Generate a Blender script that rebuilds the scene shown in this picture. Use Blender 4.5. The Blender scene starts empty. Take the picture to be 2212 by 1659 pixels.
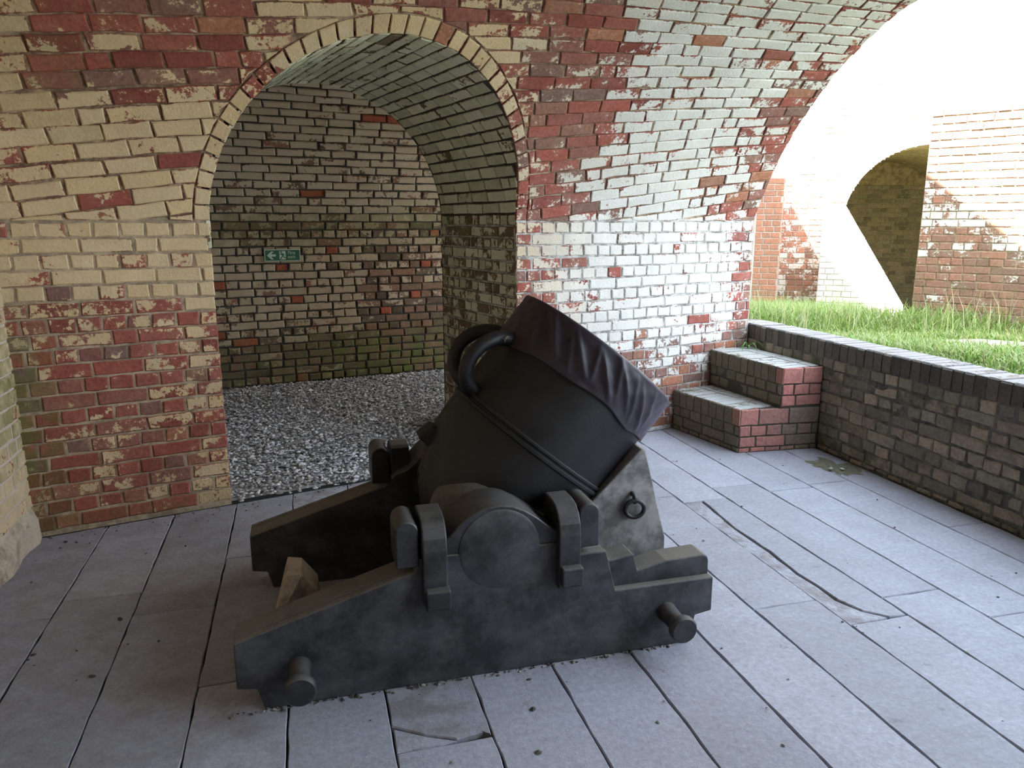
import bpy, math, random
import numpy as np
from mathutils import Vector, Matrix, noise as mnoise
random.seed(7)
sc = bpy.context.scene
COL = sc.collection
R_ = math.radians

# ------------------------------------------------------------------ camera
CAMH = 1.53
cam_d = bpy.data.cameras.new('camera'); cam = bpy.data.objects.new('camera', cam_d); COL.objects.link(cam)
_f, _cx, _cy, _hz = 1630.0, 1106.0, 829.5, 479.0
def _n(v): v = np.array(v, float); return v/np.linalg.norm(v)
_F = _n([645-_cx, _hz-_cy, _f]); _Z = _n([0, -(_f*_f/(_cy-_hz)), -_f]); _X = np.cross(_F, _Z)
if _X[0] < 0: _X = -_X
_Rw = np.array([_X, _F, _Z])            # world = _Rw @ camera(x right, y down, z forward)
m = Matrix.Identity(4)
for i in range(3):
    m[i][0] = _Rw[i, 0]; m[i][1] = -_Rw[i, 1]; m[i][2] = -_Rw[i, 2]
m[0][3], m[1][3], m[2][3] = 0, 0, CAMH
cam.matrix_world = m
cam_d.sensor_fit = 'HORIZONTAL'; cam_d.sensor_width = 36; cam_d.lens = _f/2212*36
cam_d.clip_start = .05; cam_d.clip_end = 300
sc.camera = cam

# ------------------------------------------------------------------ sky, sun, exposure
SKY, SUN, EXPO = 7.0, 70.0, 0.32
w = bpy.data.worlds.new('sky'); sc.world = w; w.use_nodes = True
bg = w.node_tree.nodes['Background']; bg.inputs[0].default_value = (.72, .86, 1, 1); bg.inputs[1].default_value = SKY
sl = bpy.data.lights.new('sun', 'SUN'); sun = bpy.data.objects.new('sun', sl); COL.objects.link(sun)
sl.energy = SUN; sl.angle = R_(.6); sl.color = (1, .95, .86)
sun.rotation_euler = Vector((.568, .102, -.82)).to_track_quat('-Z', 'Y').to_euler()
sun.location = (-6, 0, 12)
sc.cycles.max_bounces = 6; sc.cycles.diffuse_bounces = 5; sc.cycles.adaptive_threshold = .03
vs = sc.view_settings; vs.view_transform = 'Standard'; vs.look = 'None'; vs.exposure = EXPO; vs.gamma = 1; vs.use_curve_mapping = False

# ------------------------------------------------------------------ helpers
def new_obj(name, verts, faces, mat, parent=None, bk=None, smooth=False):
    me = bpy.data.meshes.new(name)
    me.from_pydata([tuple(v) for v in verts], [], faces)
    if bk is not None:
        at = me.attributes.new('bk', 'FLOAT_COLOR', 'POINT')
        if isinstance(bk, tuple): bk = list(bk)*len(verts)
        at.data.foreach_set('color', bk)
    if mat: me.materials.append(mat)
    if smooth: me.polygons.foreach_set('use_smooth', [True]*len(me.polygons))
    me.update()
    o = bpy.data.objects.new(name, me); COL.objects.link(o)
    if parent: o.parent = parent
    return o
def tag(o, label, cat=None, group=None, kind=None):
    o['label'] = label
    if cat: o['category'] = cat
    if group: o['group'] = group
    if kind: o['kind'] = kind
    return o
def struct(o, label, cat): return tag(o, label, cat, None, 'structure')
def empty(name, loc=(0, 0, 0)):
    o = bpy.data.objects.new(name, None); COL.objects.link(o); o.location = loc; o.empty_display_size = .1
    bpy.context.view_layer.update()
    return o
def adopt(o, root):                      # keep world place under a moved root
    o.parent = root; o.matrix_parent_inverse = Matrix.Translation(root.location).inverted()
    return o
class MB:
    def __init__(s): s.v = []; s.f = []; s.b = []
    def add(s, v, f, b=None):
        k = len(s.v); s.v += [tuple(x) for x in v]; s.f += [tuple(i+k for i in q) for q in f]
        if b: s.b += b if isinstance(b, list) else list(b)*len(v)
    def box(s, x0, x1, y0, y1, z0, z1):
        s.add([(x0,y0,z0),(x1,y0,z0),(x1,y1,z0),(x0,y1,z0),(x0,y0,z1),(x1,y0,z1),(x1,y1,z1),(x0,y1,z1)],
              [(0,3,2,1),(4,5,6,7),(0,1,5,4),(1,2,6,5),(2,3,7,6),(3,0,4,7)])
    def build(s, name, mat, parent=None, smooth=False): return new_obj(name, s.v, s.f, mat, parent, s.b or None, smooth)
def bevel(o, wd=.006, seg=2, ang=35):
    md = o.modifiers.new('bevel', 'BEVEL'); md.width = wd; md.segments = seg; md.limit_method = 'ANGLE'; md.angle_limit = R_(ang)
    return o
def autosmooth(o, deg=40):
    me = o.data
    me.polygons.foreach_set('use_smooth', [True]*len(me.polygons))
    try: me.set_sharp_from_angle(angle=R_(deg))
    except Exception: pass
    return o
def prism_y(poly, y0, y1):               # polygon in x,z extruded along y
    n = len(poly)
    v = [(x, y0, z) for x, z in poly]+[(x, y1, z) for x, z in poly]
    f = [tuple(range(n)), tuple(range(2*n-1, n-1, -1))]
    f += [(i, i+n, (i+1) % n+n, (i+1) % n) for i in range(n)]
    return v, f
def prism_x(poly, x0, x1):               # polygon in y,z extruded along x
    n = len(poly)
    v = [(x0, y, z) for y, z in poly]+[(x1, y, z) for y, z in poly]
    f = [tuple(range(n)), tuple(range(2*n-1, n-1, -1))]
    f += [(i, i+n, (i+1) % n+n, (i+1) % n) for i in range(n)]
    return v, f
def prism_z(poly, z0, z1):
    n = len(poly)
    v = [(x, y, z0) for x, y in poly]+[(x, y, z1) for x, y in poly]
    f = [tuple(range(n-1, -1, -1)), tuple(range(n, 2*n))]
    f += [(i, (i+1) % n, (i+1) % n+n, i+n) for i in range(n)]
    return v, f
def fixn(o):
    import bmesh
    b = bmesh.new(); b.from_mesh(o.data); bmesh.ops.recalc_face_normals(b, faces=b.faces); b.to_mesh(o.data); b.free(); return o
def lathe(prof, C, ax, seg=48, e1=None):  # prof: (t, r) along axis ax from C
    ax = Vector(ax).normalized(); e1 = (Vector(e1) if e1 else ax.orthogonal()).normalized(); e2 = ax.cross(e1)
    v = []; f = []
    for t, r in prof:
        for k in range(seg):
            th = 2*math.pi*k/seg
            v.append(Vector(C)+ax*t+(e1*math.cos(th)+e2*math.sin(th))*r)
    for i in range(len(prof)-1):
        for k in range(seg):
            a, b = i*seg+k, i*seg+(k+1) % seg
            f.append((a, b, b+seg, a+seg))
    f.append(tuple(range(seg-1, -1, -1))); f.append(tuple(range((len(prof)-1)*seg, len(prof)*seg)))
    return v, f
def tube(path, rad, seg=12):
    v = []; f = []; n = len(path)
    up = None
    for i, p in enumerate(path):
        p = Vector(p); d = (Vector(path[min(i+1, n-1)])-Vector(path[max(i-1, 0)])).normalized()
        if up is None: up = d.orthogonal().normalized()
        up = (up-d*up.dot(d)).normalized(); s = d.cross(up)
        r = rad[i] if isinstance(rad, (list, tuple)) else rad
        for k in range(seg):
            th = 2*math.pi*k/seg; v.append(p+(up*math.cos(th)+s*math.sin(th))*r)
    for i in range(n-1):
        for k in range(seg):
            a, b = i*seg+k, i*seg+(k+1) % seg; f.append((a, b, b+seg, a+seg))
    f.append(tuple(range(seg-1, -1, -1))); f.append(tuple(range((n-1)*seg, n*seg)))
    return v, f
def torus(C, ax, Rr, r, seg=36, s2=12):
    ax = Vector(ax).normalized(); e1 = ax.orthogonal().normalized(); e2 = ax.cross(e1); v = []; f = []
    for i in range(seg):
        a = 2*math.pi*i/seg; d = e1*math.cos(a)+e2*math.sin(a)
        for k in range(s2):
            b = 2*math.pi*k/s2; v.append(Vector(C)+d*(Rr+r*math.cos(b))+ax*(r*math.sin(b)))
    for i in range(seg):
        for k in range(s2):
            j = (i+1) % seg; l = (k+1) % s2
            f.append((i*s2+k, j*s2+k, j*s2+l, i*s2+l))
    return v, f

# ------------------------------------------------------------------ materials
def nt(name):
    mt = bpy.data.materials.new(name); mt.use_nodes = True
    t = mt.node_tree; return mt, t, t.nodes, t.links, t.nodes['Principled BSDF']
def N(t, typ, **kw):
    n = t.nodes.new(typ)
    for k, v in kw.items():
        if k.startswith('i_'):
            key = k[2:]; n.inputs[int(key) if key.isdigit() else key].default_value = v
        else: setattr(n, k, v)
    return n
def noise(t, scale, detail=6, rough=.6, vec=None, dim='3D'):
    n = N(t, 'ShaderNodeTexNoise', i_Scale=scale, i_Detail=detail, i_Roughness=rough)
    if vec is not None: t.links.new(vec, n.inputs['Vector'])
    return n.outputs['Fac']
def pos(t): return N(t, 'ShaderNodeNewGeometry').outputs['Position']
def mth(t, op, a, b=None, c=None, clamp=False):
    n = N(t, 'ShaderNodeMath', operation=op, use_clamp=clamp)
    for i, x in enumerate((a, b, c)):
        if x is None: continue
        if isinstance(x, (int, float)): n.inputs[i].default_value = x
        else: t.links.new(x, n.inputs[i])
    return n.outputs[0]
def mix(t, fac, a, b, mode='MIX'):
    n = N(t, 'ShaderNodeMix', data_type='RGBA', blend_type=mode)
    for i, x in ((0, fac), (6, a), (7, b)):
        if isinstance(x, (int, float)): n.inputs[i].default_value = x
        elif isinstance(x, tuple): n.inputs[i].default_value = (*x[:3], 1)
        else: t.links.new(x, n.inputs[i])
    return n.outputs[2]
def sstep(t, x, lo, hi):
    n = N(t, 'ShaderNodeMapRange', interpolation_type='SMOOTHSTEP')
    t.links.new(x, n.inputs[0])
    for i, q in ((1, lo), (2, hi)):
        if isinstance(q, (int, float)): n.inputs[i].default_value = q
        else: t.links.new(q, n.inputs[i])
    return n.outputs[0]
def ramp(t, x, stops):
    n = N(t, 'ShaderNodeValToRGB'); cr = n.color_ramp
    while len(cr.elements) < len(stops): cr.elements.new(.5)
    for e, (p, c) in zip(cr.elements, stops): e.position = p; e.color = (*c, 1)
    t.links.new(x, n.inputs[0]); return n.outputs[0]
def bump(t, h, bsdf, strength=.4, dist=.004):
    b = N(t, 'ShaderNodeBump', i_Strength=strength, i_Distance=dist); t.links.new(h, b.inputs['Height']); t.links.new(b.outputs[0], bsdf.inputs['Normal'])

def mat_brick(name, tones, paint_w, paint_c, moss=(.10, .12, .025), flake=10):
    """bk attribute of each brick: r paint left on it, g tone of its clay, b moss and grime, a paint tone (warm..white)"""
    mt, t, nd, lk, bs = nt(name)
    at = N(t, 'ShaderNodeAttribute', attribute_name='bk'); sp = N(t, 'ShaderNodeSeparateColor'); lk.new(at.outputs['Color'], sp.inputs[0])
    cov, tone, ms, warm = sp.outputs[0], sp.outputs[1], sp.outputs[2], at.outputs['Alpha']
    p = pos(t)
    n1 = noise(t, flake, 6, .68, p); n2 = noise(t, flake*5, 3, .6, p); n3 = noise(t, 4, 2, .5, p); n4 = noise(t, 160, 2, .6, p)
    n5 = noise(t, 130, 2, .65, p)
    clay = ramp(t, tone, tones)
    clay = mix(t, 1, clay, mix(t, n2, (.42, .40, .40), (1.55, 1.55, 1.55)), 'MULTIPLY')
    th = mth(t, 'MULTIPLY_ADD', cov, -.46, .735)
    mm = mth(t, 'ADD', mth(t, 'MULTIPLY', n1, .60), mth(t, 'ADD', mth(t, 'MULTIPLY', n2, .27), mth(t, 'MULTIPLY', n5, .13)))
    mask = sstep(t, mm, mth(t, 'SUBTRACT', th, .018), mth(t, 'ADD', th, .018))
    haze = mth(t, 'MULTIPLY', mth(t, 'MULTIPLY', sstep(t, n1, .38, .72), cov), .38)
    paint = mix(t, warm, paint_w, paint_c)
    paint = mix(t, 1, paint, mix(t, n3, (.78, .76, .72), (1.15, 1.15, 1.15)), 'MULTIPLY')
    paint = mix(t, 1, paint, mix(t, n2, (.86, .85, .83), (1.1, 1.1, 1.1)), 'MULTIPLY')
    c = mix(t, mth(t, 'MAXIMUM', mask, haze), clay, paint)
    mk = mth(t, 'MULTIPLY', ms, sstep(t, mth(t, 'ADD', n1, mth(t, 'MULTIPLY', n3, .4)), .45, .85), clamp=True)
    c = mix(t, mk, c, moss)
    lk.new(c, bs.inputs['Base Color']); bs.inputs['Roughness'].default_value = .92; bs.inputs['Specular IOR Level'].default_value = .25
    bump(t, noise(t, 75, 4, .68, p), bs, .8, .006)
    return mt
def mat_mortar(name, a, b, sc_=18):
    mt, t, nd, lk, bs = nt(name); p = pos(t)
    n1 = noise(t, sc_, 6, .65, p); n2 = noise(t, 2.2, 4, .6, p)
    c = mix(t, n1, a, b); c = mix(t, 1, c, mix(t, n2, (.6, .6, .6), (1.35, 1.35, 1.35)), 'MULTIPLY')
    lk.new(c, bs.inputs['Base Color']); bs.inputs['Roughness'].default_value = .95
    bump(t, n1, bs, .6, .006); return mt
REDS = [(0, (.20, .055, .042)), (.35, (.32, .092, .066)), (.65, (.26, .098, .074)), (.85, (.19, .115, .092)), (1, (.37, .15, .085))]
M = {}
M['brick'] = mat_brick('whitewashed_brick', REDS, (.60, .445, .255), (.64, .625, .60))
M['soffit'] = mat_brick('limewashed_soffit_brick', [(0, (.15, .10, .07)), (1, (.22, .15, .10))], (.68, .67, .50), (.78, .77, .62))
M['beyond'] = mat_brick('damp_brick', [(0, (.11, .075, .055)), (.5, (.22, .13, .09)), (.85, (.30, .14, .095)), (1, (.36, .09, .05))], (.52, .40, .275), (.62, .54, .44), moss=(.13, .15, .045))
M['parapet'] = mat_brick('sooty_stock_brick', [(0, (.17, .15, .12)), (.5, (.31, .285, .215)), (1, (.38, .30, .23))], (.42, .39, .34), (.46, .44, .46), moss=(.075, .08, .05))
M['coping'] = mat_brick('dark_coping_brick', [(0, (.085, .078, .07)), (.5, (.13, .118, .105)), (1, (.17, .135, .115))], (.25, .24, .25), (.29, .28, .30), moss=(.05, .055, .035))
M['steps'] = mat_brick('step_brick', [(0, (.13, .115, .09)), (.5, (.20, .155, .125)), (1, (.47, .19, .16))], (.40, .39, .38), (.44, .44, .47))
M['outer'] = mat_brick('weathered_red_brick', [(0, (.24, .13, .10)), (.5, (.36, .17, .12)), (1, (.46, .20, .13))], (.72, .66, .62), (.85, .82, .8))
M['outer_glare'] = mat_brick('glare_pale_brick', [(0, (.5, .38, .3)), (1, (.6, .45, .38))], (.82, .76, .7), (.9, .88, .86))  # near-white brick: the burnt-out look of full sun put into the colour
def mat_joint(name, dark, pale, lo, hi):
    mt, t, nd, lk, bs = nt(name); p = pos(t)
    n1 = noise(t, 12, 8, .7, p); n2 = noise(t, 1.6, 3, .5, p); n3 = noise(t, 60, 4, .6, p)
    c = mix(t, sstep(t, mth(t, 'ADD', n1, mth(t, 'MULTIPLY', n2, .3)), lo, hi), dark, pale)
    c = mix(t, 1, c, mix(t, n3, (.6, .6, .6), (1.3, 1.3, 1.3)), 'MULTIPLY')
    lk.new(c, bs.inputs['Base Color']); bs.inputs['Roughness'].default_value = .95; bump(t, n3, bs, .6, .006); return mt
M['mortar_tan'] = mat_joint('tan_lime_mortar', (.23, .17, .115), (.46, .36, .24), .5, .8)
M['joint_vault'] = mat_joint('vault_joint', (.13, .075, .045), (.42, .31, .20), .52, .80)
M['joint_parapet'] = mat_joint('parapet_joint', (.045, .042, .034), (.15, .14, .115), .5, .8)
M['skirt'] = mat_joint('worn_render', (.22, .17, .13), (.44, .37, .29), .45, .75)
M['joint_white'] = mat_joint('white_joint', (.16, .14, .12), (.50, .48, .45), .5, .75)
M['mortar_dark'] = mat_mortar('open_dark_joint', (.06, .042, .03), (.17, .115, .075))
M['mortar_grey'] = mat_mortar('grey_lime_mortar', (.20, .19, .175), (.46, .45, .43))
M['mortar_soot'] = mat_mortar('sooty_joint', (.028, .025, .02), (.085, .08, .065))
M['mortar_pale'] = mat_mortar('pale_joint', (.30, .27, .24), (.55, .52, .48))
M['render'] = mat_mortar('old_lime_render', (.34, .28, .23), (.56, .49, .41), 9)

def mat_stone():
    mt, t, nd, lk, bs = nt('flagstone'); p = pos(t)
    at = N(t, 'ShaderNodeAttribute', attribute_name='bk'); sp = N(t, 'ShaderNodeSeparateColor'); lk.new(at.outputs['Color'], sp.inputs[0])
    n1 = noise(t, 2.3, 6, .6, p); n2 = noise(t, 45, 6, .7, p); n3 = noise(t, 220, 2, .5, p); n4 = noise(t, 9, 5, .6, p)
    c = mix(t, sp.outputs[1], (.27, .276, .325), (.335, .34, .40))
    c = mix(t, 1, c, mix(t, n1, (.74, .73, .72), (1.25, 1.25, 1.26)), 'MULTIPLY')
    c = mix(t, 1, c, mix(t, n2, (.55, .55, .56), (1.45, 1.45, 1.43)), 'MULTIPLY')
    n6 = noise(t, 26, 8, .75, p); c = mix(t, mth(t, 'MULTIPLY', sstep(t, n6, .60, .68), .45), c, (.13, .13, .14))
    n7 = noise(t, 90, 4, .7, p); c = mix(t, mth(t, 'MULTIPLY', sstep(t, n7, .62, .70), .3), c, (.62, .62, .64))
    c = mix(t, mth(t, 'MULTIPLY', sp.outputs[2], sstep(t, n4, .42, .62)), c, (.15, .12, .10))
    pit = sstep(t, n4, .66, .70); c = mix(t, mth(t, 'MULTIPLY', pit, .5), c, (.16, .15, .15))
    lk.new(c, bs.inputs['Base Color']); bs.inputs['Roughness'].default_value = .78; bs.inputs['Specular IOR Level'].default_value = .35
    bump(t, mth(t, 'ADD', mth(t, 'MULTIPLY', n2, .7), mth(t, 'ADD', mth(t, 'MULTIPLY', n3, .25), mth(t, 'MULTIPLY', at.outputs['Alpha'], mth(t, 'MULTIPLY', n4, 6)))), bs, .9, .005)
    return mt
M['stone'] = mat_stone()

def mat_iron(name, base, dust, amount=.55, rough=.42):
    mt, t, nd, lk, bs = nt(name); p = pos(t)
    g = N(t, 'ShaderNodeNewGeometry'); sx = N(t, 'ShaderNodeSeparateXYZ'); lk.new(g.outputs['Normal'], sx.inputs[0])
    n1 = noise(t, 7, 8, .7, p); n2 = noise(t, 40, 6, .65, p); n3 = noise(t, 150, 3, .6, p)
    mp = N(t, 'ShaderNodeMapping'); mp.inputs['Scale'].default_value = (3, 8, 22); lk.new(p, mp.inputs[0]); n4 = noise(t, 2.2, 6, .65, mp.outputs[0])
    c = mix(t, sstep(t, n1, .35, .65), tuple(x*.5 for x in base), tuple(x*1.7 for x in base)); c = mix(t, 1, c, mix(t, n2, (.6, .6, .6), (1.4, 1.4, 1.4)), 'MULTIPLY')
    n6 = noise(t, 22, 6, .78, p)
    dm = mth(t, 'ADD', mth(t, 'MULTIPLY', sx.outputs[2], .30), mth(t, 'ADD', mth(t, 'MULTIPLY', n1, .35), mth(t, 'ADD', mth(t, 'MULTIPLY', n4, .25), mth(t, 'MULTIPLY', n6, .40))))
    d = mth(t, 'MULTIPLY', sstep(t, dm, .47, .86), amount)
    c = mix(t, d, c, dust)
    lk.new(c, bs.inputs['Base Color'])
    lk.new(mth(t, 'ADD', mth(t, 'MULTIPLY', d, .5), mth(t, 'MULTIPLY_ADD', n2, .25, rough-.1)), bs.inputs['Roughness'])
    bump(t, mth(t, 'ADD', n2, mth(t, 'MULTIPLY', n3, .5)), bs, .25, .003)
    return mt
M['iron'] = mat_iron('black_painted_iron', (.020, .020, .023), (.12, .108, .098))
M['cheek'] = mat_iron('worn_black_carriage_paint', (.029, .030, .034), (.15, .135, .115), .85, .46)
M['gun'] = mat_iron('gun_iron', (.005, .005, .006), (.024, .021, .020), .5, .45)
M['grey'] = mat_iron('grey_carriage_paint', (.17, .16, .155), (.30, .27, .25), .5, .6)
M['wood'] = mat_iron('bare_timber', (.30, .24, .18), (.46, .38, .29), .8, .75)
def mat_cloth():
    mt, t, nd, lk, bs = nt('tarpaulin'); p = pos(t); n1 = noise(t, 14, 6, .6, p); n2 = noise(t, 500, 2, .5, p)
    lk.new(mix(t, n1, (.014, .010, .016), (.034, .024, .037)), bs.inputs['Base Color']); bs.inputs['Roughness'].default_value = .55
    bs.inputs['Sheen Weight'].default_value = .12; bs.inputs['Sheen Tint'].default_value = (.6, .5, .7, 1)
    bump(t, n2, bs, .2, .001); return mt
M['cloth'] = mat_cloth()
def mat_flat(name, c, rough=.6, var=.15, scale=30):
    mt, t, nd, lk, bs = nt(name); n1 = noise(t, scale, 4, .6, pos(t))
    lk.new(mix(t, n1, tuple(x*(1-var) for x in c), tuple(min(1, x*(1+var)) for x in c)), bs.inputs['Base Color']); bs.inputs['Roughness'].default_value = rough
    return mt
M['sign_green'] = mat_flat('sign_green', (.012, .095, .045), .5)
M['sign_pale'] = mat_flat('sign_pale', (.50, .60, .42), .5)
M['cord'] = mat_flat('cord', (.22, .18, .13), .9)
M['debris'] = mat_flat('crumbs', (.075, .06, .05), .95, .6, 60)
M['moss'] = mat_flat('moss', (.13, .125, .085), 1, .8, 45)
def mat_gravel():
    mt, t, nd, lk, bs = nt('gravel'); at = N(t, 'ShaderNodeAttribute', attribute_name='bk')
    lk.new(mix(t, 1, at.outputs['Color'], mix(t, noise(t, 90, 3, .6, pos(t)), (.75, .75, .75), (1.2, 1.2, 1.2)), 'MULTIPLY'), bs.inputs['Base Color']); bs.inputs['Roughness'].default_value = .85
    return mt
M['gravel'] = mat_gravel()
M['gravel_bed'] = mat_flat('gravel_bed', (.30, .295, .31), .95, .5, 120)
def mat_leaf():
    mt, t, nd, lk, bs = nt('grass_blade'); at = N(t, 'ShaderNodeAttribute', attribute_name='bk')
    lk.new(at.outputs['Color'], bs.inputs['Base Color']); bs.inputs['Roughness'].default_value = .55
    bs.inputs['Transmission Weight'].default_value = 0
    tr = N(t, 'ShaderNodeBsdfTranslucent'); lk.new(at.outputs['Color'], tr.inputs[0])
    ms = N(t, 'ShaderNodeMixShader', i_Fac=.35); lk.new(bs.outputs[0], ms.inputs[1]); lk.new(tr.outputs[0], ms.inputs[2])
    lk.new(ms.outputs[0], nd['Material Output'].inputs[0]); return mt
M['leaf'] = mat_leaf()
M['soil'] = mat_flat('lawn_soil', (.13, .15, .05), 1, .5, 40)
M['path'] = mat_flat('path', (.20, .18, .155), .95, .2, 60)

# ------------------------------------------------------------------ brick machinery
def clip(poly, f):                       # keep f(p) >= 0, f linear in p
    out = []
    for i, p in enumerate(poly):
        q = poly[(i+1) % len(poly)]; a, b = f(p), f(q)
        if a >= 0: out.append(p)
        if a*b < 0:
            s = a/(a-b); out.append((p[0]+(q[0]-p[0])*s, p[1]+(q[1]-p[1])*s))
    return out
def area(p): return abs(sum(p[i][0]*p[(i+1) % len(p)][1]-p[(i+1) % len(p)][0]*p[i][1] for i in range(len(p))))/2
def piece(poly, mp, proud=0.0, deep=.02, bv=.004, jit=.0025, sub=True):
    """a brick: polygon in wall coordinates, mapped by mp(s,a)->(point, normal); face at 'proud', edges rounded by bv"""
    q = []
    n = len(poly)
    for i in range(n):
        p, r = poly[i], poly[(i+1) % n]; q.append(p)
        if sub and math.hypot(r[0]-p[0], r[1]-p[1]) > .09: q.append(((p[0]+r[0])/2, (p[1]+r[1])/2))
    q = [(x+random.uniform(-jit, jit), y+random.uniform(-jit, jit)) for x, y in q]
    cx = sum(p[0] for p in q)/len(q); cy = sum(p[1] for p in q)/len(q)
    ins = []
    for x, y in q:
        dx, dy = cx-x, cy-y; sx = min(abs(dx)*.4, bv); sy = min(abs(dy)*.4, bv)
        ins.append((x+math.copysign(sx, dx) if abs(dx) > .008 else x, y+math.copysign(sy, dy) if abs(dy) > .008 else y))
    k = len(q); v = []; tilt = random.uniform(-.002, .002)
    for lst, h in ((q, -deep), (q, proud-bv*.8), (ins, proud)):
        for x, y in lst:
            P, Nn = mp(x, y); v.append(Vector(P)+Vector(Nn)*(h+(tilt*(1 if x > cx else -1) if h > -deep else 0)))
    f = []
    for j in (0, 1):
        for i in range(k):
            i2 = (i+1) % k; f.append((j*k+i, j*k+i2, (j+1)*k+i2, (j+1)*k+i))
    f.append(tuple(range(2*k, 3*k)))
    return v, f
PX = np.array([_Rw[0], _Rw[1], _Rw[2]])
def pix_size(v):                          # rough size on the photo, to choose which pieces show largest
    c = sum((Vector(x) for x in v), Vector())/len(v)
    d = (c-Vector((0, 0, CAMH))); cc = _Rw.T @ np.array(d)
    if cc[2] < .1: return 0
    u = _f*cc[0]/cc[2]; vv = _f*cc[1]/cc[2]
    on = abs(u) < 1150 and abs(vv) < 870
    return (1 if on else .001)/cc[2]
def worn(v, b, wear):                     # paint is thinner on the arrises than on the faces
    k = len(v)//3*2; out = []
    for i in range(len(v)):
        c = b[0]-wear if i < k else b[0]+random.gauss(0, .10)
        out += [min(1, max(0, c)), b[1], b[2], b[3]]
    return out
def lay(parent, pieces, mat, name='brick', limit=300, rest='brick_remainder', wear=0):
    """pieces: (verts, faces, bk); the largest 'limit' become objects of their own, the rest one part"""
    pieces = sorted(pieces, key=lambda p: -pix_size(p[0]))
    if wear: pieces = [(v, f, worn(v, b, wear)) for v, f, b in pieces]
    for v, f, b in pieces[:limit]:
        c = sum((Vector(x) for x in v), Vector())/len(v)
        o = new_obj(name, [Vector(x)-c for x in v], f, mat, parent, b); o.location = c
    if len(pieces) > limit:
        mb = MB()
        for v, f, b in pieces[limit:]: mb.add(v, f, b)
        o = mb.build(rest, mat, parent); o['kind'] = 'stuff'
def bond(s0, s1, row, pat='english', L=.225, g=.010):
    """brick spans of one course"""
    out = []
    if pat == 'english': head = row % 2 == 0
    elif pat == 'stretch': head = False
    elif pat == 'mixed': head = row % 4 == 0
    step = L/2 if head else L
    s = s0 - ((row*.37) % 1)*step if pat != 'english' else s0 - (step*.25 if head else step*.5)
    while s < s1-.012:
        st = step*random.uniform(.94, 1.06)
        if not head and random.random() < .07: st = L/2
        a, b = max(s, s0)+g/2, min(s+st, s1)-g/2
        if b-a > .018: out.append((a, b))
        s += st
    return out
def wav(s, r): return .006*mnoise.noise((s*1.1, r*.35, 5.1))+.003*mnoise.noise((s*3.3, r*.8, 9.7))
def planar(O, d, nrm):
    O, d, nrm = Vector(O), Vector(d), Vector(nrm)
    return lambda s, a: (O+d*s+Vector((0, 0, a)), nrm)

# ------------------------------------------------------------------ the place: measured frame
Wd = Vector((.968, .25, 0)); Wp = Vector((-.25, .968, 0))            # along the side wall / through it
W0 = Vector((-1.343, 3.982, 0)); ZS = 1.53; XF, XB = 3.37, -1.335
def yw(X): return 3.982+.2583*(X+1.343)
SF = (XF-W0.x)/.968                                                  # wall length to the front
JL, JR, NR, TH = .936, 2.748, .905, 1.12                             # passage jambs along the wall, its radius, wall thickness
NC = W0+Wd*((JL+JR)/2)+Vector((0, 0, ZS))
ZT = np.concatenate([np.linspace(ZS, 2.72, 60)])
GT = np.maximum(0, 2.035-np.sqrt(np.maximum(1e-6, 5.198-(ZT-.534)**2)))
GT = GT - GT[0]*(1-(ZT-ZS)/(2.72-ZS))
YC = 1.9
def kx(X): return max(.25, 1+(X-XF)*.141)
_cache = {}
def sect(X, base=yw, kk=kx, ycrown=None, zc=2.93):
    key = (round(X, 3), base.__name__)
    if key in _cache: return _cache[key]
    k = kk(X); y = base(X)-k*GT; z = ZT.copy()
    yc = YC if ycrown is None else ycrown(X); n = 30; tau = np.linspace(0, 1, n+1)[1:]
    y2 = y[-1]+(yc-y[-1])*tau; z2 = z[-1]+(zc-z[-1])*np.sin(tau*math.pi/2)
    y = np.concatenate([y, y2]); z = np.concatenate([z, z2])
    a = np.concatenate([[0], np.cumsum(np.hypot(np.diff(y), np.diff(z)))])
    _cache[key] = (y, z, a); return _cache[key]
def vault_pt(X, a):
    y, z, A = sect(X); return Vector((X, float(np.interp(a, A, y)), float(np.interp(a, A, z))))
def vault_map(s, a):
    X = W0.x+.968*s; P = vault_pt(X, a)
    du = vault_pt(X+.02, a)-vault_pt(X-.02, a); da = vault_pt(X, a+.02)-vault_pt(X, max(0, a-.01))
    n = du.cross(da).normalized()
    if n.y > 0 and n.z > -.2: n = -n
    if n.z > .3: n = -n
    return P, n
def vault_at(sn, z):                      # vault point at passage coordinate sn and height z
    X = NC.x+sn*.968
    for _ in range(8):
        y, zz, A = sect(X); Y = float(np.interp(z, zz[:60], y[:60]))
        e = sn-((X-NC.x)*.968+(Y-NC.y)*.25); X += e/.968
    return Vector((X, Y, z))
def niche_f(P):
    sn = (P-NC).dot(Wd); return math.hypot(sn, max(P.z-ZS, 0))-NR if P.z > ZS-.01 else abs(sn)-NR

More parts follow.
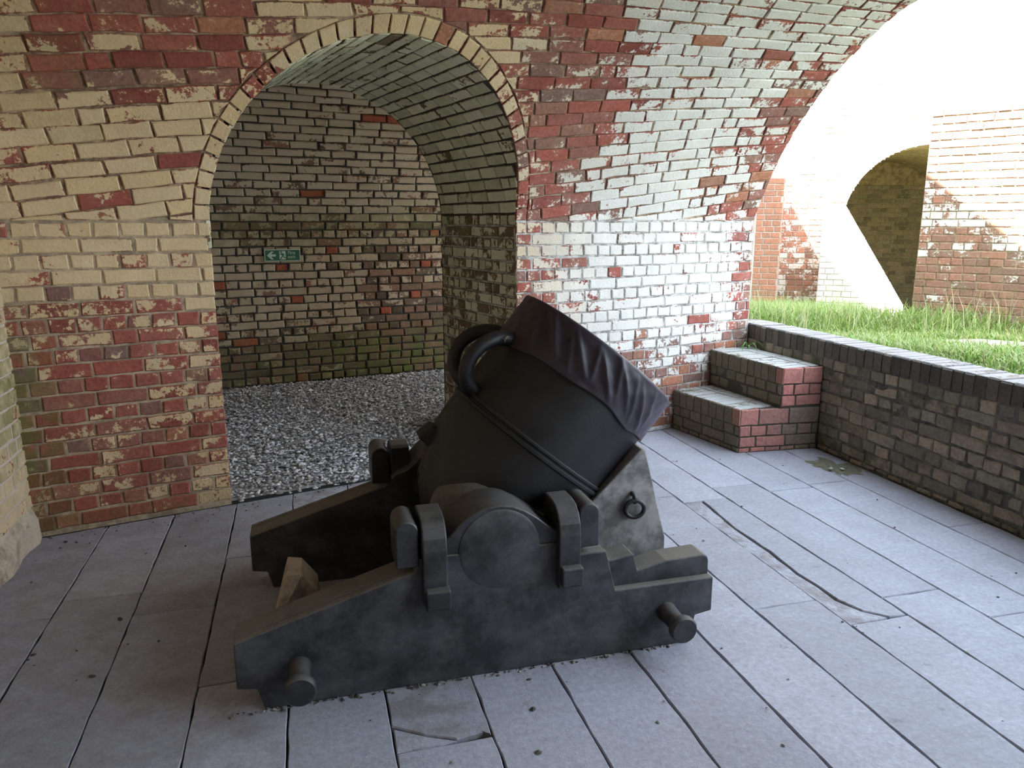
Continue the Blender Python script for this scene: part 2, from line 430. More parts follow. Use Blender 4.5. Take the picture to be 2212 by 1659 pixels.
# amounts of paint, as seen on the walls
def gb(x, x0, w_): return math.exp(-((x-x0)/w_)**2)
def sm(x, a, b): t = min(1, max(0, (x-a)/(b-a))); return t*t*(3-2*t)
def wash(P):
    X, Z = P.x, P.z
    if Z < ZS:
        if X < .5: c = .34+.44*sm(Z, .95, 1.25)+.12*sm(X, -.9, -.5)
        else: c = .32+.26*sm(Z, .3, .6)+.28*sm(Z, .6, .85); c -= .40*(1-sm(X, 1.45, 2.0))*(1-.4*sm(Z, 1.0, 1.3)); c -= .35*sm(X, 2.95, 3.25)
    else:
        c = .80+.04*sm(X, 1.6, 2.2)
        c -= .50*sm(Z, 2.0, 2.2)*(1-sm(X, -.35, .1))*(1-.8*(1-sm(X, -1.15, -.85)))
        c -= .30*sm(Z, 2.45, 2.6)*(1-sm(X, 1.3, 2.1))
        c -= .58*gb(X, 1.55, .42)*gb(Z, 2.15, .45)
        c -= .30*gb(X, 1.5, .35)*gb(Z, 1.6, .2)
        c -= .45*sm(X, 2.75, 3.2)*(1-.5*sm(Z, 2.2, 2.6))
    c += random.gauss(0, .10)
    r = random.random()
    if r < .05: c -= .45
    return min(1, max(.02, c))
def lit_tone_at(P): return min(1, max(0, .06+.94*sm(P.x, .9, 2.1)+random.uniform(-.06, .06)))  # limewash runs cream to white along X: warm bounced light put into its colour
def bk_wall(P):
    g = random.random()
    if P.x > 2.2 and P.z < .7: g = random.uniform(.6, 1)
    ms = 0
    if P.x < -1.05: ms = .9*gb(P.z, .55, .5)*(1-sm(P.x, -1.3, -1.08))
    if P.x < -.95 and P.z > 1.9: ms += .25
    if P.z < .12: ms += .3
    return (wash(P), g, min(1, ms), lit_tone_at(P))

# ================================================================== STRUCTURE
CO = .0752
NROW = 20
# ---- floor of stone slabs
def slab_map(x, y): return Vector((x, y, 0)), Vector((0, 0, 1))
fl = MB(); fl.add([(XB-.6, -1.6, -.02), (XF+.1, -1.6, -.02), (XF+.1, 5.4, -.02), (XB-.6, 4.1, -.02), (XB-.6, -1.6, -.2), (XF+.1, -1.6, -.2), (XF+.1, 5.4, -.2), (XB-.6, 4.1, -.2)],
                  [(0, 1, 2, 3), (7, 6, 5, 4), (0, 4, 5, 1), (1, 5, 6, 2), (2, 6, 7, 3), (3, 7, 4, 0)])
floor = struct(fl.build('floor', M['mortar_soot']), 'grey stone slab floor of the vaulted room, laid in long parallel strips', 'floor')
JX = [-1.33, -1.03, -.725, -.415, -.12, .19, .484, .775, 1.077, 1.381, 1.683, 1.978, 2.25, 2.545, 2.835, 3.12, 3.36]
CUT = {0: [3.1], 1: [3.24, 1.9], 2: [3.04], 3: [3.49, 2.47], 4: [3.4, 2.3], 5: [3.2, 1.965], 6: [3.3, 1.5], 7: [3.05], 8: [2.36, 3.9], 9: [3.35], 10: [2.426, 3.68], 11: [3.57, 2.225], 12: [3.742, 2.37], 13: [3.6, 2.12], 14: [3.642], 15: [2.9]}
pcs = []
def slab(poly, bk, sink=0, jit=.0028):
    poly = clip(poly, lambda p: yw(p[0])-.004-p[1])
    if len(poly) < 3 or area(poly) < .004: return
    q = []
    for i, p in enumerate(poly):           # finer edges so that they wander
        r = poly[(i+1) % len(poly)]; L = math.hypot(r[0]-p[0], r[1]-p[1]); n = max(1, int(L/.07))
        q += [(p[0]+(r[0]-p[0])*j/n, p[1]+(r[1]-p[1])*j/n) for j in range(n)]
    q = [(x+random.uniform(-jit, jit), y+random.uniform(-jit, jit)) for x, y in q]
    n = len(q); cx = sum(x for x, y in q)/n; cy = sum(y for x, y in q)/n; v = []
    for h, ins in ((-.03, 0), (-.004-sink, 0), (-sink, .003)):
        for x, y in q:
            dx, dy = cx-x, cy-y
            v.append((x+(math.copysign(ins, dx) if abs(dx) > .03 else 0), y+(math.copysign(ins, dy) if abs(dy) > .03 else 0), h))
    f = []
    for j in (0, 1): f += [(j*n+i, j*n+(i+1) % n, (j+1)*n+(i+1) % n, (j+1)*n+i) for i in range(n)]
    f.append(tuple(range(2*n, 3*n)))
    pcs.append((v, f, bk))
CRACK = [(2.096, 3.572), (2.062, 3.183), (2.07, 2.885), (2.051, 2.652), (2.065, 2.531), (2.063, 2.408), (2.1, 2.303), (2.171, 2.235)]
for i in range(len(JX)-1):
    x0, x1 = JX[i]+.0028, JX[i+1]-.0028
    ys = sorted([-1.3]+CUT.get(i, [])+[.6+.3*(i % 3)]+[6])
    for y0, y1 in zip(ys, ys[1:]):
        brown_amt = .55 if (-.5 < x0 < .25 and y0 > 1.9) else .08  # browner patches on the strips under and left of the mortar
        if x0 < -.4: brown_amt = .25
        bkv = (0, random.random(), brown_amt, 0)
        if i == 11 and y0 > 2 and y1 < 3.7:
            slab([(x0, y0+.003)]+[(x-.003, y) for x, y in CRACK[::-1]]+[(x0, y1-.003)], (0, .5, .5, 1), .006)
            slab([(x1, y1-.003)]+[(x+.003, y) for x, y in CRACK]+[(x1, y0+.003)], bkv)
        elif i == 5 and abs(y0-1.965) < .01:
            slab([(x0, 1.968), (.322, 1.966), (.375, 1.974), (.286, 2.016), (x0, 2.08)], (0, .6, .3, .3), .003)
            slab([(x0, 2.088), (.286, 2.024), (.375, 1.98), (.457, 1.993), (x1, 1.97), (x1, y1-.003), (x0, y1-.003)], bkv)
        else:
            slab([(x0, y0+.003), (x1, y0+.003), (x1, y1-.003), (x0, y1-.003)], bkv)
lay(floor, pcs, M['stone'], 'slab')

# ---- piers of the side wall on both sides of the passage
def footprint(name, pts, z0, z1, mat):
    v, f = prism_z([(p[0], p[1]) for p in pts], z0, z1); return new_obj(name, v, f, mat)
def W(s, t=0): return W0+Wd*s+Wp*t
rc = .006
pl = footprint('wall_pier_left', [W(-.3, rc), W(JL-rc, rc), W(JL-rc, TH-rc), W(-.3, TH-rc)], 0, ZS+.02, M['mortar_tan'])
struct(pl, 'red brick pier with flaking limewash, tinted cream for the warm light, left of the arched passage', 'wall')
FX = (XF-W0.x-.0)/.968
back_s = lambda t: (XF-W0.x+.25*t)/.968                                # where depth t meets the front plane
pr = footprint('wall_pier_right', [W(JR+rc, rc), W(back_s(rc)-.008, rc), W(back_s(TH)-.008, TH-rc), W(JR+rc, TH-rc)], 0, ZS+.02, M['joint_white'])
struct(pr, 'white limewashed brick pier between the arched passage and the open front', 'wall')
mpw = planar(W0, Wd, -Wp)
for par, s0, s1, k0 in ((pl, -.02, JL, 1), (pr, JR, back_s(0), 0)):
    pcs = []
    for r in range(NROW+1):
        a1 = ZS-r*CO-.005; a0 = a1-CO+.010
        if a0 < .01: a0 = .004
        if a1-a0 < .02: continue
        dz = random.uniform(-.002, .002)
        for sa, sb in bond(s0, s1, r, 'english'):
            c = mpw((sa+sb)/2, (a0+a1)/2)[0]
            w0, w1 = wav(sa, r)*min(1, a0*9), wav(sb, r)*min(1, a0*9); w0 *= r > 0; w1 *= r > 0
            v, f = piece([(sa, a0+w0), (sb, a0+w1), (sb, a1+w1), (sa, a1+w0)], mpw, random.uniform(-.003, .0035), bv=.006, jit=.0035)
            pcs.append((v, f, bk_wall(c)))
    lay(par, pcs, M['brick'], wear=.22)

# ---- the vault over the room
vm = MB(); ns, na = 150, 84; ss = np.linspace(-.3, SF, ns); idx = {}
grid = []
for i, s in enumerate(ss):
    X = W0.x+.968*s; A = sect(X)[2][-1]
    for j in range(na):
        a = A*j/(na-1); P, nn = vault_map(s, a); grid.append((P-nn*.009, niche_f(P)))
for i in range(ns-1):
    for j in range(na-1):
        q = (i*na+j, (i+1)*na+j, (i+1)*na+j+1, i*na+j+1)
        if min(grid[k][1] for k in q) > .012: vm.f.append(q)
vm.v = [tuple(g[0]) for g in grid]
# camera side of the vault, from the crown down to the near wall
k0 = len(vm.v)
def ynear(X): return -.62-.2583*X
prof = [(0, 2.93), (.2, 2.925), (.4, 2.88), (.6, 2.76), (.75, 2.58), (.87, 2.3), (.95, 1.95), (1, ZS), (1, 0)]
for s in ss[::10].tolist()+[ss[-1]]:
    X = W0.x+.968*s
    for t_, z in prof: vm.v.append((X, YC+(ynear(X)-YC)*t_, z))
nn_ = len(prof); nsx = len(ss[::10])+1
for i in range(nsx-1):
    for j in range(nn_-1): vm.f.append((k0+i*nn_+j, k0+(i+1)*nn_+j, k0+(i+1)*nn_+j+1, k0+i*nn_+j+1))
ceil = struct(vm.build('ceiling', M['joint_vault']), 'brick barrel vault with flaking limewash leaning over the room', 'ceiling')
pcs = []; TA = math.tan(R_(7.6)); RING = .072
for r in range(-12, 34):
    b0, b1 = r*CO+.0032, (r+1)*CO-.0032
    for sa, sb in bond(-.5, SF+.6, r+40, 'stretch'):
        sh = -TA*(b0+b1)/2
        def q(s, b): return (s-TA*b*.9, b+TA*s+wav(s, r)*1.2)
        poly = [q(sa, b0), q(sb, b0), q(sb, b1), q(sa, b1)]
        poly = clip(poly, lambda p: p[1]-.006)
        poly = clip(poly, lambda p: SF-.002-p[0]) if poly else poly
        poly = clip(poly, lambda p: p[0]+.06) if poly else poly
        poly = clip(poly, lambda p: 2.35-p[1]) if poly else poly
        if len(poly) < 3: continue
        cx = sum(p[0] for p in poly)/len(poly); cy = sum(p[1] for p in poly)/len(poly)
        P0 = vault_map(cx, cy)[0]; f0 = niche_f(P0)-RING-.006
        if f0 < .3:
            e = .004
            gx = (niche_f(vault_map(cx+e, cy)[0])-niche_f(vault_map(cx-e, cy)[0]))/(2*e)
            gy = (niche_f(vault_map(cx, cy+e)[0])-niche_f(vault_map(cx, cy-e)[0]))/(2*e)
            poly = clip(poly, lambda p: f0+gx*(p[0]-cx)+gy*(p[1]-cy))
        if len(poly) < 3 or area(poly) < .0012: continue
        v, f = piece(poly, vault_map, random.uniform(-.003, .004), deep=.022, bv=.006, jit=.0045)
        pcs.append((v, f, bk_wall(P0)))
# the short bricks of the passage arch, set on edge round the opening
def ring_map(ph, rho):
    P = vault_at(rho*math.cos(ph), ZS+rho*math.sin(ph))
    X = P.x; y, z, A = sect(X); a = float(np.interp(P.z, z[:60], A[:60]))
    return P, vault_map((X-W0.x)/.968, a)[1]
nr = 36
for i in range(nr):
    f0, f1 = math.pi*i/nr+.005, math.pi*(i+1)/nr-.005
    lo, hi = NR+.001, NR+RING+.001
    f0 = max(f0, .01); f1 = min(f1, math.pi-.01)
    v, f = piece([(f0, lo), (f0, hi), (f1, hi), (f1, lo)], ring_map, random.uniform(-.001, .004), deep=.022, bv=.004, jit=.0015, sub=False)
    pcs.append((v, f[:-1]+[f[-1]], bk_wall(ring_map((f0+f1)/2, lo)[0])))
lay(ceil, pcs, M['brick'], wear=.3)

# ---- lining of the passage: right jamb and soffit
def soff_map(t, u):                      # u: up the right jamb, over the arch
    if u <= ZS: return W(JR, t)+Vector((0, 0, u)), -Wd
    ph = (u-ZS)/NR
    d = Wd*math.cos(ph)+Vector((0, 0, math.sin(ph)))
    if ph <= math.pi: return NC+Wp*t+d*NR, -d
    return W(JL, t)+Vector((0, 0, max(0, ZS-(ph-math.pi)*NR))), Wd
UT = ZS*2+math.pi*NR
def t_start(u):
    if u <= ZS or u >= UT-ZS: return 0
    ph = (u-ZS)/NR
    return min(0, (vault_at(NR*math.cos(ph), ZS+NR*math.sin(ph))-NC).dot(Wp))
sb_ = MB(); nu = 110; us = np.linspace(0, UT, nu)
for u in us:
    for j in range(6):
        t0 = t_start(u)+.012; t = t0+(TH+.02-t0)*j/5; P, nn = soff_map(t, u); sb_.v.append(tuple(P-nn*.009))
sb_.f = [(i*6+j, i*6+j+1, (i+1)*6+j+1, (i+1)*6+j) for i in range(nu-1) for j in range(5)]
sof = struct(sb_.build('wall_passage', M['mortar_soot']), 'pale greenish limewashed brick lining of the arched passage', 'passage')
pcs = []
for r in range(int(UT/CO)):
    u0, u1 = r*CO+.0065, (r+1)*CO-.0065
    if u0 > UT-ZS+.1: break
    on_arch = u0 > ZS
    tb = max(t_start(u0), t_start(u1))
    for sa, sb in bond(-.75, TH, r, 'stretch' if on_arch else 'english', L=.225 if on_arch else .2, g=.013):
        sa = max(sa, tb+.003)
        if sb-sa < .03: continue
        v, f = piece([(sa, u0), (sb, u0), (sb, u1), (sa, u1)], soff_map, random.uniform(-.002, .003), bv=.005)
        g = random.random()
        cv = .84 if on_arch else .56
        pcs.append((v, f, (min(1, max(.1, cv+random.gauss(0, .12))), g, .35 if random.random() < .5 else .1, random.random())))
lay(sof, pcs, M['soffit'], wear=.3)

# ---- wall at the left edge (back of the room)
bw = MB(); bw.box(XB-.3, XB-rc, -1.6, 4.05, 0, 3.2)
back = struct(bw.build('wall_left', M['render']), 'damp limewashed wall at the left edge with green moss in the corner', 'wall')
mpb = planar((XB, 4.0, 0), (0, -1, 0), (1, 0, 0)); pcs = []
for r in range(30):
    a0, a1 = .16+r*CO+.005, .16+(r+1)*CO-.005
    for sa, sb in bond(0.0, 2.8, r, 'english'):
        v, f = piece([(sa, a0), (sb, a0), (sb, a1), (sa, a1)], mpb, random.uniform(-.004, .002), bv=.006)
        pcs.append((v, f, (.8+random.gauss(0, .12), random.random(), .75*gb(sa, 0, .35)*gb((a0+a1)/2, .75, .45)+.1, .2)))
lay(back, pcs, M['brick'])
pf = []
for i in range(31):                       # worn render skirting at the foot
    y = 4.0-.09*i
    pf.append((y, .02+.012*math.sin(i*1.7)+.008*random.random(), .12+.03*math.sin(i*.9)))
v = []; f = []
for y, d, h in pf: v += [(XB-.01, y, 0), (XB+d, y, 0), (XB+d*.8, y, h*.8), (XB-.01, y, h+.05)]
for i in range(len(pf)-1): f += [(i*4+j, i*4+4+j, i*4+5+j, i*4+1+j) for j in range(3)]
o = new_obj('skirting', v, f, M['skirt'], back)

# ---- room beyond the passage
def yb(X): return 7.40+.1945*X
Bd = Vector((.9815, .191, 0)); Bn = Vector((.191, -.9815, 0)); B0 = Vector((-2.2, yb(-2.2), 0))
def kb(X): return .62
def cb(X): return yw(X)+TH+.02
def bsect(X): return sect(X, yb, kb, cb, 2.78)
def bmap(s, a):
    X = B0.x+.9815*s; Y = B0.y+.191*s
    if a <= ZS: return Vector((X, Y, a)), Bn
    def pt(X, a):
        y, z, A = bsect(X); return Vector((X, float(np.interp(a-ZS, A, y)), float(np.interp(a-ZS, A, z))))
    P = pt(X, a); n = (pt(X+.02, a)-pt(X-.02, a)).cross(pt(X, a+.02)-pt(X, max(ZS, a-.01))).normalized()
    if n.y > 0 and n.z > -.2: n = -n
    if n.z > .3: n = -n
    return P, n
mb = MB(); SB = (XF-B0.x)/.9815; nsb = 40; aa = np.concatenate([[0, .5, 1.0], np.linspace(ZS, ZS+2.6, 50)])
for s in np.linspace(-.1, SB, nsb):
    for a in aa: P, nn = bmap(s, a); mb.v.append(tuple(P-nn*.012))
k = len(aa); mb.f = [(i*k+j, i*k+k+j, i*k+k+j+1, i*k+j+1) for i in range(nsb-1) for j in range(k-1)]
wb = struct(mb.build('wall_beyond', M['mortar_soot']), 'dark damp brick wall seen through the arched passage, mossy at its foot', 'wall')
pcs = []
for r in range(46):
    a0, a1 = ZS-20*CO+r*CO+.006-.0, ZS-20*CO+(r+1)*CO-.006
    arch = a0 > ZS-.01
    for sa, sb in bond(.75, 4.3, r, 'stretch' if arch else 'english', L=.235, g=.014):
        P = bmap((sa+sb)/2, (a0+a1)/2)[0]; z = P.z
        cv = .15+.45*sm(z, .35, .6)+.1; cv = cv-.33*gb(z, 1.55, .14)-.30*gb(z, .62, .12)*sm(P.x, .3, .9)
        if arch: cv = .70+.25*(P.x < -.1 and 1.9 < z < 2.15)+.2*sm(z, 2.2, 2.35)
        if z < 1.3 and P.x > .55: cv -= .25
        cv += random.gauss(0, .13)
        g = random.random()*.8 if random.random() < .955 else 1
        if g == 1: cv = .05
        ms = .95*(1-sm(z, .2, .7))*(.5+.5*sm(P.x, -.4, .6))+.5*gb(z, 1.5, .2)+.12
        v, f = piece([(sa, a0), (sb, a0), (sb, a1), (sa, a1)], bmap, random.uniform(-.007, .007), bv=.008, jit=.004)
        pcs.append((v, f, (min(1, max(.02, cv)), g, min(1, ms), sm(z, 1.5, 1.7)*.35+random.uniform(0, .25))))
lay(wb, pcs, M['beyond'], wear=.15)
# far faces of the pier wall with the arch hole, back wall of that room, its gravel floor
mb = MB(); n1, n2 = 70, 40; SS = np.linspace(-1.0, back_s(TH), n1); ZZ = np.linspace(ZS, 2.85, n2)
for s in SS:
    for z in ZZ: mb.v.append(tuple(W(s, TH)+Vector((0, 0, z))))
for i in range(n1-1):
    for j in range(n2-1):
        q = (i*n2+j, (i+1)*n2+j, (i+1)*n2+j+1, i*n2+j+1)
        if min(math.hypot((Vector(mb.v[k])-NC).dot(Wd), mb.v[k][2]-ZS) for k in q) > NR: mb.f.append(q)
struct(mb.build('wall_pier_far_side', M['mortar_tan']), 'far face of the pier wall above the passage arch', 'wall')
mb = MB(); mb.box(-2.25, -1.95, 4.2, 7.6, 0, 3); struct(mb.build('wall_beyond_left', M['mortar_tan']), 'end wall of the gravel room hidden left of the passage', 'wall')
mb = MB(); zg = .012
mb.add([W(-1.0, .02)+Vector((0, 0, zg)), W(back_s(0), .02)+Vector((0, 0, zg)), Vector((XF, 8.3, zg)), Vector((-2.3, 7.4, zg))], [(0, 1, 2, 3)])
gfl = struct(mb.build('floor_beyond', M['gravel_bed']), 'gravel floor of the room beyond the passage', 'floor')
ico_v = [(0, 0, 1), (.9, 0, .1), (.25, .85, 0), (-.75, .5, .05), (-.7, -.55, -.05), (.3, -.85, 0), (0, 0, -1)]
ico_f = [(0, 1, 2), (0, 2, 3), (0, 3, 4), (0, 4, 5), (0, 5, 1), (6, 2, 1), (6, 3, 2), (6, 4, 3), (6, 5, 4), (6, 1, 5)]
def stones(mb, pts, smin, smax, cols):
    for x, y, z in pts:
        s = random.uniform(smin, smax)*(1.6 if random.random() < .06 else 1); an = random.uniform(0, 6.3); c, si = math.cos(an), math.sin(an)
        sx, sy, sz = s*random.uniform(.7, 1.3), s*random.uniform(.6, 1.1), s*random.uniform(.35, .8); tx = random.uniform(-.4, .4)
        cc = random.choice(cols); k = random.uniform(.7, 1.3)
        mb.add([(x+(a*sx*c-b*sy*si), y+(a*sx*si+b*sy*c), z+sz*(d*.8+tx*a)) for a, b, d in ico_v], ico_f, (min(1, cc[0]*k), min(1, cc[1]*k), min(1, cc[2]*k), 1))
pts = []
while len(pts) < 15000:
    x = random.uniform(-1.15, 1.75); y = random.uniform(4.15, 7.75)
    t = (Vector((x, y, 0))-W0).dot(Wp); s = (Vector((x, y, 0))-W0).dot(Wd)
    if t < -.02 or y > yb(x)-.01: continue
    if t < TH and not (JL+.01 < s < JR-.01): continue
    if t < .05 and random.random() < .6: continue
    pts.append((x, y, zg+.005+.006*mnoise.noise((x*1.5, y*1.5, 0))+random.uniform(0, .009)))
mb = MB(); stones(mb, pts, .009, .020, [(.55, .54, .56), (.62, .60, .62), (.48, .47, .5), (.30, .29, .29), (.22, .21, .22), (.38, .36, .35), (.26, .245, .23), (.15, .14, .14), (.44, .42, .42)])
gst = mb.build('gravel', M['gravel'], gfl); gst['kind'] = 'stuff'

# ---- near wall behind the camera is part of the vault sweep; front wall above the openings
fw = MB(); yy = np.linspace(-2.6, 10.4, 131)
def zopen(y):
    ys, zs, _ = sect(XF)
    if y <= ynear(XF): return 0
    if y < YC:
        t_ = (YC-y)/(YC-ynear(XF)); return float(np.interp(t_, [p[0] for p in prof[:-1]], [p[1] for p in prof[:-1]]))
    if y < yw(XF): return float(np.interp(-y, -ys, zs)) if False else float(np.interp(y, ys[::-1], zs[::-1]))
    if y < yw(XF)+TH/.968: return 0
    yb_, zb_, _ = bsect(XF)
    if y < yb(XF): return float(np.interp(y, yb_[::-1], zb_[::-1]))
    return 0
for a, b in zip(yy, yy[1:]):
    z = max(zopen(a), zopen(b))
    z = z+.03 if z > .1 else 0
    x0 = XF-.35 if z > 0 else XF-.05
    fw.box(XF-.02 if z == 0 else XF-.35, XF, a, b, z, 5.9)
# only the parts clear of the piers
struct(fw.build('wall_front', M['render']), 'outer front wall of the casemate above its arched openings', 'wall')

mb = MB(); mb.box(-2.7, XF-.02, -2.6, 10.4, 3.25, 3.6); mb.box(-2.7, -2.4, -2.6, 10.4, 0, 3.3); mb.box(-2.7, XF-.02, -2.6, -2.4, 0, 3.3); mb.box(-2.7, XF-.02, 10.2, 10.4, 0, 3.3)  # unseen shell added so no sun leaks in behind the vaults
struct(mb.build('roof', M['render']), 'unseen roof and outer walls enclosing the vaulted rooms, added to keep stray daylight out', 'roof')

# ---- parapet across the open front
PZ = .752; PT = .232
pa = MB(); pa.box(XF+rc, XF+PT-rc, -1.6, 5.45, -.3, PZ-rc)
par = struct(pa.build('wall_parapet', M['joint_parapet']), 'low sooty brick parapet with a coping of bricks on edge across the open front', 'parapet')
pcs = []; mpp = planar((XF, 5.19, 0), (0, -1, 0), (-1, 0, 0)); pcs = []
y = -.15
while y < 4.4:                            # coping: bricks on edge, face and top in one piece
    wd_ = .0745*random.uniform(.95, 1.06); y0, y1 = 5.19-y-wd_+.005, 5.19-y-.005; y += wd_
    e = random.uniform(-.004, .003); zt = PZ+random.uniform(-.004, .002); b = random.uniform(.008, .013)
    sec = [(XF-e, PZ-.115), (XF-e, zt-b), (XF-e+b, zt), (XF+PT-.01, zt), (XF+PT, zt-.01), (XF+PT, PZ-.115)]
    v = [(x, yy_, z) for yy_ in (y0, y1) for x, z in sec]; n = len(sec)
    f = [tuple(range(n-1, -1, -1)), tuple(range(n, 2*n))]+[(i, (i+1) % n, (i+1) % n+n, i+n) for i in range(n)]
    g_ = random.random(); ct = random.uniform(.55, .85); bl = []
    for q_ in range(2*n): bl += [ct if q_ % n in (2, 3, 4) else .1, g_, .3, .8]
    pcs.append((v, f, bl))
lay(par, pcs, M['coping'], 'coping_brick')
pcs = []
for r in range(9):
    a1 = PZ-.122-r*CO; a0 = a1-CO+.010
    if a0 < .005: a0 = .004
    if a1-a0 < .02: continue
    for sa, sb in bond(0.0, 4.2, r, 'english' if r % 4 else 'mixed'):
        dz = random.uniform(-.004, .004)
        v, f = piece([(sa, a0+dz), (sb, a0+dz), (sb, a1+dz), (sa, a1+dz)], mpp, random.uniform(-.006, .005), bv=.008, jit=.0045)
        pcs.append((v, f, (.12+random.gauss(0, .08), random.random(), random.choice([.2, .5, .9])*(1.1 if r < 2 or r > 6 else .7), .3)))
lay(par, pcs, M['parapet'])

# ================================================================== STEPS
st = empty('brick_steps', (3.05, 4.6, 0)); tag(st, 'two-step flight of brick steps in the corner against the parapet', 'steps')
FA = Vector((2.64, yw(2.64)-.004, 0)); FB = Vector((2.775, 4.306, 0)); FC = Vector((XF-.006, 4.262, 0)); FD = Vector((XF-.006, yw(XF)-.01, 0))
GA = Vector((2.99, yw(2.99)-.004, 0)); GB = Vector((3.063, 4.28, 0))
for nm, pts, z0, z1 in (('step_core', [FA, FB, FC, FD], 0, .30), ('step_core', [GA, GB, FC, FD], .295, .575)):
    c = sum(pts, Vector())/4
    v, f = prism_z([((p.x-c.x)*.985+c.x, (p.y-c.y)*.985+c.y) for p in pts], z0, z1-rc); adopt(new_obj(nm, v, f, M['mortar_soot']), st)
pcs_t = []
def step_bricks(A, B, Cc, z0, z1, reddish):
    d = (B-A).normalized(); L = (B-A).length; nrm = Vector((d.y, -d.x, 0))
    if nrm.x > 0: nrm = -nrm
    run = (Vector((XF, 0, 0))-A).x
    n = int(L/.074)
    for i in range(n):                     # nosing bricks on edge, running back over the tread
        s0, s1 = i*L/n+.004, (i+1)*L/n-.004
        dep = .222; b = .009; zt = z1+random.uniform(-.003, .002); e = random.uniform(-.003, .003)
        sec = [(-e, z1-.112), (-e, zt-b), (-e+b, zt), (dep, zt), (dep, z1-.112)]
        v = [A+d*s-nrm*q+Vector((0, 0, z)) for s in (s0, s1) for q, z in sec]
        k = len(sec); f = [tuple(range(k-1, -1, -1)), tuple(range(k, 2*k))]+[(j, (j+1) % k, (j+1) % k+k, j+k) for j in range(k)]
        last = i == n-1; g_ = random.uniform(.1, .45); ct = random.uniform(.5, .8); bl = []
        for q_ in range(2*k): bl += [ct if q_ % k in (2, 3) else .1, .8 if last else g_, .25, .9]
        pcs_t.append((v, f, bl))
    mp = planar(A, d, nrm); a1 = z1-.118; r = 0
    while a1 > z0+.02:
        a0 = max(z0+.004, a1-.066)
        for sa, sb in bond(0.01, L-.003, r, 'english'):
            v, f = piece([(sa, a0), (sb, a0), (sb, a1), (sa, a1)], mp, random.uniform(-.003, .003), bv=.006)
            pcs_t.append((v, f, (.12, random.uniform(0, .5), .3, .3)))
        a1 -= CO; r += 1
    # end face towards the room
    d2 = (Cc-B).normalized(); L2 = (Cc-B).length; n2_ = Vector((d2.y, -d2.x, 0))
    if n2_.y > 0: n2_ = -n2_
    mp2 = planar(B, d2, n2_); a1 = z1-.004; r = 1; first = True
    while a1 > z0+.015:
        hh = .105 if first else .066
        a0 = max(z0+.004, a1-hh); s_start = .003
        for sa, sb in bond(s_start, L2-.002, r, 'english' if not first else 'stretch'):
            v, f = piece([(sa, a0), (sb, a0), (sb, a1), (sa, a1)], mp2, random.uniform(-.002, .002), bv=.004)
            pcs_t.append((v, f, (.12, max(0, min(1, 1-sa*1.1+random.uniform(-.15, .1))), .35*sm(sa, .2, .5), .4)))
        a1 -= hh+.010; r += 1; first = False
step_bricks(FA, FB, FC, 0, .30, 1); step_bricks(GA, GB, FC, .30, .575, 1)
def tread(A, B, off, z, xmax):
    d = (B-A).normalized(); nrm = Vector((-d.y, d.x, 0))
    if nrm.x < 0: nrm = -nrm
    L = (B-A).length
    for k in range(3):
        o_ = off+.114*k
        for sa, sb in bond(0.0, L, k, 'stretch'):
            v = []
            for s, q in ((sa, o_), (sb, o_), (sb, o_+.104), (sa, o_+.104)):
                P = A+d*s+nrm*q; P.x = min(P.x, xmax); P.y = min(P.y, yw(P.x)-.004); v.append((P.x, P.y, z))
            if area([(p[0], p[1]) for p in v]) < .002: continue
            vv = [(x, y, z-.03) for x, y, z in v]+v
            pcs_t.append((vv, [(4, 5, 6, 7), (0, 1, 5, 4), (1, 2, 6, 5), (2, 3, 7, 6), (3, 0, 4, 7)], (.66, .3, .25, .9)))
tread(FA, FB, .232, .299, 3.06); tread(GA, GB, .232, .574, XF-.008)
for v, f, b in pcs_t:
    c = sum((Vector(x) for x in v), Vector())/len(v)
    o = new_obj('brick', [Vector(x)-c for x in v], f, M['steps'], None, b); o.location = c; adopt(o, st)

